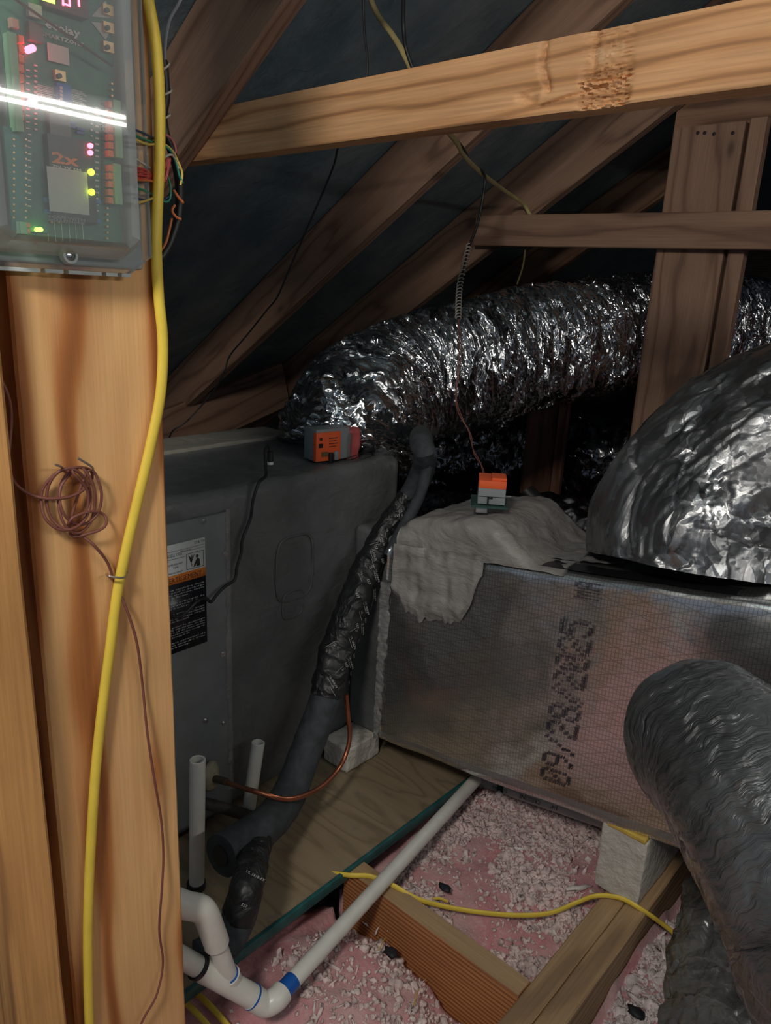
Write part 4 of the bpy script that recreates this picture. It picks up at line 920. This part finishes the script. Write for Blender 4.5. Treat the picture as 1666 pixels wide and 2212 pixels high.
# ================================================================== wiring bundle beside the box
cols = {'red': (.55, .05, .05), 'green': (.02, .25, .15), 'yellow': (.70, .52, .12), 'white': (.62, .60, .52), 'blue': (.03, .06, .14), 'orange': (.58, .16, .05), 'pink': (.6, .18, .2)}
WM = {k: plain(k+'_wire', v, .4) for k, v in cols.items()}
def wire(col, pts, lab_, r=.0011, X=-.66, group='thin coloured wires beside the control box'):
    tube(col+'_wire', [at(x, y, 'x', X if len(q_) < 1 else X+q_[0]) for x, y, *q_ in pts], r, WM[col], n=70, seg=7, label=lab_, cat='wire', group=group)
wire('green', [(290, 292, .03), (315, 302, .02), (345, 312), (368, 325), (380, 352), (388, 380), (395, 395)], 'green wire, the higher one leaving the box side')
wire('green', [(290, 405, .03), (315, 413, .02), (340, 428), (360, 436), (368, 425), (368, 400), (362, 380)], 'green wire in a low loop below the red ones')
wire('blue', [(290, 280, .03), (315, 290, .02), (340, 305), (350, 325), (352, 345)], 'dark blue wire, topmost out of the box side')
wire('blue', [(290, 428, .03), (315, 432, .02), (345, 435), (365, 425)], 'dark blue wire, lowest out of the box side')
wire('yellow', [(290, 300, .03), (320, 312, .02), (350, 310), (372, 325), (385, 350), (394, 375), (390, 400)], 'slim yellow wire arching over to the bundle')
wire('yellow', [(290, 440, .03), (320, 432, .02), (343, 420), (351, 400)], 'slim yellow wire at the bottom crossing the thick cable')
wire('white', [(290, 340, .03), (312, 355, .02), (330, 364), (348, 352), (358, 338), (372, 335), (380, 350), (386, 365)], 'white wire waving across the thick yellow cable')
for k in range(4):
    wire('red', [(290, 362+7*k, .03), (315, 368+6*k, .02), (335, 384-3*k), (350, 378-3*k), (358+2*k, 352), (362+2*k, 342), (360, 372+4*k), (352, 388+2*k), (335, 380+4*k), (312, 378+3*k, .02)], ['red wire, highest of the knotted ones', 'red wire, second of the knotted ones', 'red wire, third of the knotted ones', 'red wire, lowest of the knotted ones'][k])
wire('orange', [(290, 388, .03), (318, 390, .02), (345, 393), (355, 388)], 'orange wire under the knotted red ones')
wire('pink', [(358, 290), (372, 302), (380, 325), (372, 338)], 'pink wire bowing out at the top of the bundle')
wire('orange', [(375, 410), (385, 425), (396, 438)], 'copper coloured wire end, upper of the three below the bundle', .0013)
wire('orange', [(378, 443), (372, 455), (380, 468), (391, 474)], 'copper coloured wire curl, middle of the three below the bundle', .0013)
wire('orange', [(371, 472), (365, 500), (358, 525), (345, 545)], 'copper coloured wire end, lowest of the three below the bundle', .0013)
hb = thing('black_harness', 'black cable wrapped with white wire above the box bundle', 'cable', at(380, 400, 'x', -.67))
tube('sheath', [at(x, y, 'x', -.67) for x, y in ((352, 130), (356, 165), (358, 210), (352, 250), (358, 290), (372, 330), (385, 380), (388, 430), (382, 480), (365, 530), (345, 560))], .0042, BW, hb, n=80, seg=10)
V, Fc = sweepgeo(helix([at(x, y, 'x', -.67) for x, y in ((352, 135), (356, 165), (358, 210), (354, 250), (358, 290))], .0055, .021, 1, 12), .0010, seg=6, straight=True); mesh_obj('white_spiral', V, Fc, WM['white'], hb)
tube('grey_lead', [at(x, y, 'x', -.69) for x, y in ((405, -30), (385, 10), (366, 45), (357, 95), (357, 150))], .0015, plain('grey_wire', (.35, .38, .42), .4), n=30, seg=6, label='thin grey wire bowing down to the black harness', cat='wire')

# ================================================================== zone control box
zb_ = thing('control_box', 'zone control box with glowing circuit board under a frosted cover', 'control box', (-.655, .31, 1.08))
XB = -.636
def yz(x, y, X): q_ = at(x, y, 'x', X); return q_[1], q_[2]
PCB = plain('green_board', (.03, .16, .10), .4, nz=.15, nsc=80); PCB2 = plain('teal_board', (.015, .13, .11), .4, nz=.15, nsc=80)
def part(name, x0, y0, x1, y1, mat, parent=zb_, X=XB, th_=.001, bev=0, geo=False):
    """box on the board covering the given photo rectangle, square to the board"""
    cx, cy = (x0+x1)/2, (y0+y1)/2; a = yz(x0, cy-(cx-x0)*.09, X); b = yz(x1, cy+(x1-cx)*.09, X); c = yz(cx, y0, X); d_ = yz(cx, y1, X)
    V, Fc = boxgeo((X, a[0], d_[1]), (X+th_, b[0], c[1]), bev)
    if geo: return V, Fc
    return mesh_obj(name, V, Fc, mat, parent, smooth=False)
V, Fc = boxgeo((-.6545, .236, 1.062), (-.650, .389, 1.45), .002); mesh_obj('back_plate', V, Fc, plain('box_plastic', (.42, .46, .46), .5), zb_)
board_ = part('circuit_board', 12, -70, 248, 515, PCB, X=XB-.002, th_=.0016)
part('daughter_board', 14, 283, 95, 500, PCB2, board_, th_=.003)
TG = plain('terminal_green', (.30, .62, .36), .45); TO = plain('terminal_orange', (.85, .25, .05), .45); WHT = plain('print_white', (.72, .76, .74), .5); BRZ = plain('brass_pad', (.65, .42, .2), .35, .6)
def terminals(xg0, xg1, xo0, xo1, y0, y1, n):
    tb = part('terminal_block', xg0, y0, xg1, y1, TG, th_=.010)
    gs = []
    for k in range(n):
        a = y0+(y1-y0)*(k+.12)/n; b = y0+(y1-y0)*(k+.88)/n; part('lever', xo0, a, xo1, b, TO, tb, th_=.008)
    return tb
terminals(14, 31, 31, 42, 78, 285, 10); terminals(235, 250, 224, 235, 220, 342, 7); terminals(235, 250, 225, 235, 356, 442, 5); terminals(32, 47, 47, 56, 480, 505, 2)
part('relay_module', 98, 300, 194, 478, plain('module_black', (.03, .035, .04), .4), th_=.009)
part('label_sticker', 104, 366, 190, 460, plain('sticker', (.62, .66, .70), .5), X=XB+.009, th_=.0004)
part('chip', 100, 242, 145, 300, plain('chip_brown', (.07, .05, .045), .3), th_=.006)
part('dip_switch', 118, 184, 147, 226, plain('dip_blue', (.06, .16, .62), .4), th_=.006)
gs = [part('', 129, 187+8*k, 134, 192+8*k, None, X=XB+.006, th_=.001, geo=True) for k in range(5)]; put('switch_sliders', gs, WHT, zb_)
part('white_sticker', 103, 98, 148, 136, WHT, X=XB+.002, th_=.0006)
for x, y in ((229, 23), (230, 61), (230, 103), (126, 165)):
    b = part('push_button', x-11, y-11, x+11, y+11, BRZ, th_=.004); q_ = at(x, y, 'x', XB+.004); lathe('plunger', q_, q_+np.array([.003, 0, 0]), [(0, .0018), (.003, .0018), (.003, 0.0001)], BLK, b, seg=12)
for tri in ([(228, 2), (196, 36), (245, 40)], [(197, 47), (245, 52), (228, 86)]):
    V = [at(x, y, 'x', XB+.0006) for x, y in tri]; V += [v+np.array([.0004, 0, 0]) for v in V]
    mesh_obj('arrow_print', V, [[0, 1, 2], [5, 4, 3], [0, 3, 4, 1], [1, 4, 5, 2], [2, 5, 3, 0]], plain('arrow_grey', (.50, .52, .50), .5), zb_, smooth=False)
def ptext(body, x, y, wpx, hpx, mat, name, X=XB+.0012, shear=0):
    a = at(x, y, 'x', X); b = at(x+wpx, y+wpx*.12, 'x', X); c = at(x, y-hpx, 'x', X); size = (c[2]-a[2])/.72
    sl = (b[2]-a[2])*0
    put(name, [text(body, size, basis((0, 1, 0), (1, 0, 0), (X, a[1], a[2])), None, None, wd=b[1]-a[1], fat=.03)], mat, zb_)
ptext('ecojay', 97, 58, 76, 17, WHT, 'logo_print'); ptext('SMARTZONE', 90, 76, 90, 9, WHT, 'model_print')
ptext('2x', 113, 350, 58, 24, TO, 'size_print', XB+.0095); ptext('ZN-2X 5M', 112, 362, 64, 7, WHT, 'module_print', XB+.0095)
GRT = plain('grey_print', (.25, .28, .28), .5)
ptext('SCAN WITH', 104, 458+12, 80, 6, GRT, 'sticker_caption', XB+.0095); ptext('SMARTPHONE', 104, 458+19, 80, 6, GRT, 'sticker_caption', XB+.0095)
gs = []
for k in range(9): gs.append(part('', 80-2*(k % 3), 186+3.6*k, 114, 187.6+3.6*k, None, th_=.0004, geo=True)); gs.append(part('', 150, 195+3.6*k, 178+4*(k % 3), 196.6+3.6*k, None, th_=.0004, geo=True))
for k in range(30): gs.append(part('', 73, 140+11.5*k, 79, 144+11.5*k, None, th_=.0012, geo=True))
for k in range(18): gs.append(part('', 194, 240+13*k, 199, 244+13*k, None, th_=.0012, geo=True)); gs.append(part('', 205, 232+13*k, 214, 236+13*k, None, th_=.0004, geo=True))
for k in range(22): gs.append(part('', 56, 150+14*k, 64, 153+14*k, None, th_=.0034 if k > 9 else .0004, geo=True))
for x in (102, 118, 133, 149, 163, 178): gs.append(part('', x, 480, x+1.2, 522, None, th_=.0005, geo=True))
put('board_print', gs, WHT, zb_)
gs = []
for x0_, x1_, y0_, y1_, st_ in ((24, 28, 300, 470, 14), (50, 54, 300, 470, 14), (226, 230, 448, 520, 13), (236, 240, 180, 215, 13), (106, 190, 478, 482, 99)):
    for yy in np.arange(y0_, y1_, st_):
        for xx in (np.arange(x0_, x1_, 16) if x1_-x0_ > 20 else [x0_]): gs.append(part('', xx, yy, xx+4, yy+4, None, th_=.0036, geo=True))
put('solder_pins', gs, BRZ, zb_)
gs = []
for k in range(26): gs.append(part('', 44, 84+7.6*k, 50, 88+7.6*k, None, th_=.003, geo=True))
for k in range(28): gs.append(part('', 218, 224+7.6*k, 223, 228+7.6*k, None, th_=.003, geo=True))
put('terminal_slots', gs, plain('slot_dark', (.06, .07, .05), .6), zb_)
CAPB = plain('capacitor_blue', (.03, .20, .60), .35)
for x, y in ((95, 432), (97, 457), (204, 436), (204, 478)): part('capacitor', x-7, y-5, x+7, y+5, CAPB, th_=.006, bev=.0006)
for x, y in ((152, 270), (172, 283)):
    for k in range(2): part('resistor', x-9, y-6+8*k, x+8, y-1+8*k, plain('resistor_blue', (.08, .14, .5), .4), th_=.003)
part('potentiometer', 16, 42, 34, 64, plain('pot_tan', (.7, .42, .3), .5), th_=.006, bev=.001); part('heat_sink', 56, 12, 84, 40, WHT, th_=.005); part('regulator', 56, 52, 86, 92, plain('reg_brown', (.16, .09, .08), .4), th_=.006)
LR = glow('led_red', (1, .06, .10), 14); LY = glow('led_yellow', (.75, 1, .02), 7); LG = glow('led_green', (.35, 1, .05), 8)
for x, y, m, w in ((70, 104, LR, 5), (75, 217, LR, 4), (195, 315, LR, 4), (195, 330, LR, 4), (197, 372, LY, 5), (198, 415, LY, 5), (87, 496, LG, 3.5)):
    q_ = at(x, y, 'x', XB+.010); lathe('indicator_light', q_-np.array([.009, 0, 0]), q_+np.array([.004, 0, 0]), [(0, w*.0005), (.010, w*.0005), (.012, w*.0003), (.0125, .00002)], m, zb_, seg=12)
part('display_bezel', 84, -45, 178, 30, plain('display_red', (.10, .01, .02), .25), th_=.008)
part('green_digit', 89, -10, 118, 4, LG, X=XB+.0082, th_=.0004)
def seg7(x, y, w, h, segs):
    t_ = 4; out = []
    R_ = {'a': (x, y, x+w, y+t_), 'g': (x, y+h/2-2, x+w, y+h/2+2), 'd': (x, y+h-t_, x+w, y+h), 'f': (x, y, x+t_, y+h/2), 'b': (x+w-t_, y, x+w, y+h/2), 'e': (x, y+h/2, x+t_, y+h), 'c': (x+w-t_, y+h/2, x+w, y+h)}
    return [part('', *R_[s_], None, X=XB+.0082, th_=.0004, geo=True) for s_ in segs]
put('display_digits', seg7(134, -26, 18, 38, 'abcdef')+seg7(160, -24, 12, 38, 'bc'), LR, zb_)
tube('wire_reflection', [at(30, -4, 'x', XB+.014), at(85, 34, 'x', XB+.014), at(140, 72, 'x', XB+.014), at(195, 110, 'x', XB+.014), at(243, 143, 'x', XB+.012)], .0011, plain('wire_reflection_brown', (.06, .035, .03), .4), zb_, n=30, seg=6)  # dark reflection of a cable in the cover, modelled as a solid line
def covermat():
    t = NT('frosted_cover'); o = t.n('ShaderNodeTexCoord').outputs['Object']; fr_ = t.n('ShaderNodeFresnel'); fr_.inputs[0].default_value = 1.5
    tr_ = t.n('ShaderNodeBsdfTransparent'); tr_.inputs[0].default_value = (.93, .97, .97, 1)
    gl = t.n('ShaderNodeBsdfGlossy'); gl.inputs['Roughness'].default_value = .02; df = t.n('ShaderNodeBsdfDiffuse'); df.inputs[0].default_value = (.75, .82, .83, 1)
    geo = t.n('ShaderNodeLayerWeight'); geo.inputs[0].default_value = .42
    edge = t.ramp(geo.outputs['Facing'], [(.12, (.17,)*3), (.5, (.6,)*3)])
    m1 = t.n('ShaderNodeMixShader'); t.l(edge, m1.inputs[0]); t.l(tr_.outputs[0], m1.inputs[1]); t.l(df.outputs[0], m1.inputs[2])
    f2 = t.math('ADD', fr_.outputs[0], .04)
    m2 = t.n('ShaderNodeMixShader'); t.l(f2, m2.inputs[0]); t.l(m1.outputs[0], m2.inputs[1]); t.l(gl.outputs[0], m2.inputs[2])
    return t.done(m2.outputs[0])
def cover():
    # outline in (y,z) with chamfered lower corners and notches
    X0, X1 = -.6495, -.612; y0, y1, zb2, zt2 = .232, .393, 1.058, 1.45; c = .022
    fl_ = [(y0, zt2), (y0, zb2+c*.7), (y0+c, zb2), (y1-c, zb2), (y1, zb2+c*.7), (y1, zt2)]
    ins = .022; inr = .036
    fr2_ = [(y0+ins, zt2), (y0+ins, zb2+.030), (y0+ins+.006, zb2+.024), (y1-inr-.006, zb2+.024), (y1-inr, zb2+.030), (y1-inr, zt2)]
    V = []; Fc = []; n_ = len(fl_)
    lv = [(X0, fl_), (X0+.008, fl_), (X0+.009, [(a+(b_[0]-a)*.45, z+(b_[1]-z)*.45) for (a, z), b_ in zip(fl_, fr2_)]), (X1-.003, [(a+(b_[0]-a)*.75, z+(b_[1]-z)*.85) for (a, z), b_ in zip(fl_, fr2_)]), (X1, fr2_)]
    for x, prof in lv: V += [(x, a, z) for a, z in prof]
    for k in range(len(lv)-1):
        for j in range(n_-1): Fc.append([k*n_+j, k*n_+j+1, (k+1)*n_+j+1, (k+1)*n_+j])
    Fc.append([(len(lv)-1)*n_+j for j in range(n_)])
    CV = covermat(); mesh_obj('cover', V, Fc, CV, zb_, smooth=False)
    RIM = plain('rim_plastic', (.55, .60, .60), .3)
    gs_ = []
    segs_ = [(y0+c, .289), (.293, .309), (.313, .343), (.347, .358), (.362, y1-c)]
    for a, b in segs_: gs_.append(boxgeo((X0, a, zb2-.0035), (X0+.008, b, zb2-.0002), .0006))
    put('lower_lip', gs_, RIM, zb_)
    q_ = at(146, 552, 'x', X0+.009); lathe('screw_boss', q_, q_+np.array([.006, 0, 0]), [(0, .0075), (.006, .0065), (.006, .0045), (.003, .0045)], RIM, zb_, seg=20)
    lathe('cover_screw', q_, q_+np.array([.005, 0, 0]), [(0, .004), (.004, .004), (.005, .0025), (.005, .0002)], SCR, zb_, seg=14)
cover()

# ================================================================== shop light that the cover reflects
sl = thing('shop_light', 'twin tube shop light hung at the right of the attic hatch', 'lamp', (1.0, .69, 1.55))
TM = glow('tube_glow', TUBE_COL, TUBE_POWER)
for dz in (-.010, .010):
    tube('light_tube', [(1.0, .05, 1.51+dz), (1.0, .7, 1.51+dz), (1.0, 1.29, 1.51+dz)], .0045, TM, sl, n=6, seg=12)
V, Fc = boxgeo((1.012, .07, 1.465), (1.05, 1.32, 1.565), .004); mesh_obj('housing', V, Fc, plain('white_housing', (.7, .7, .7), .4), sl)
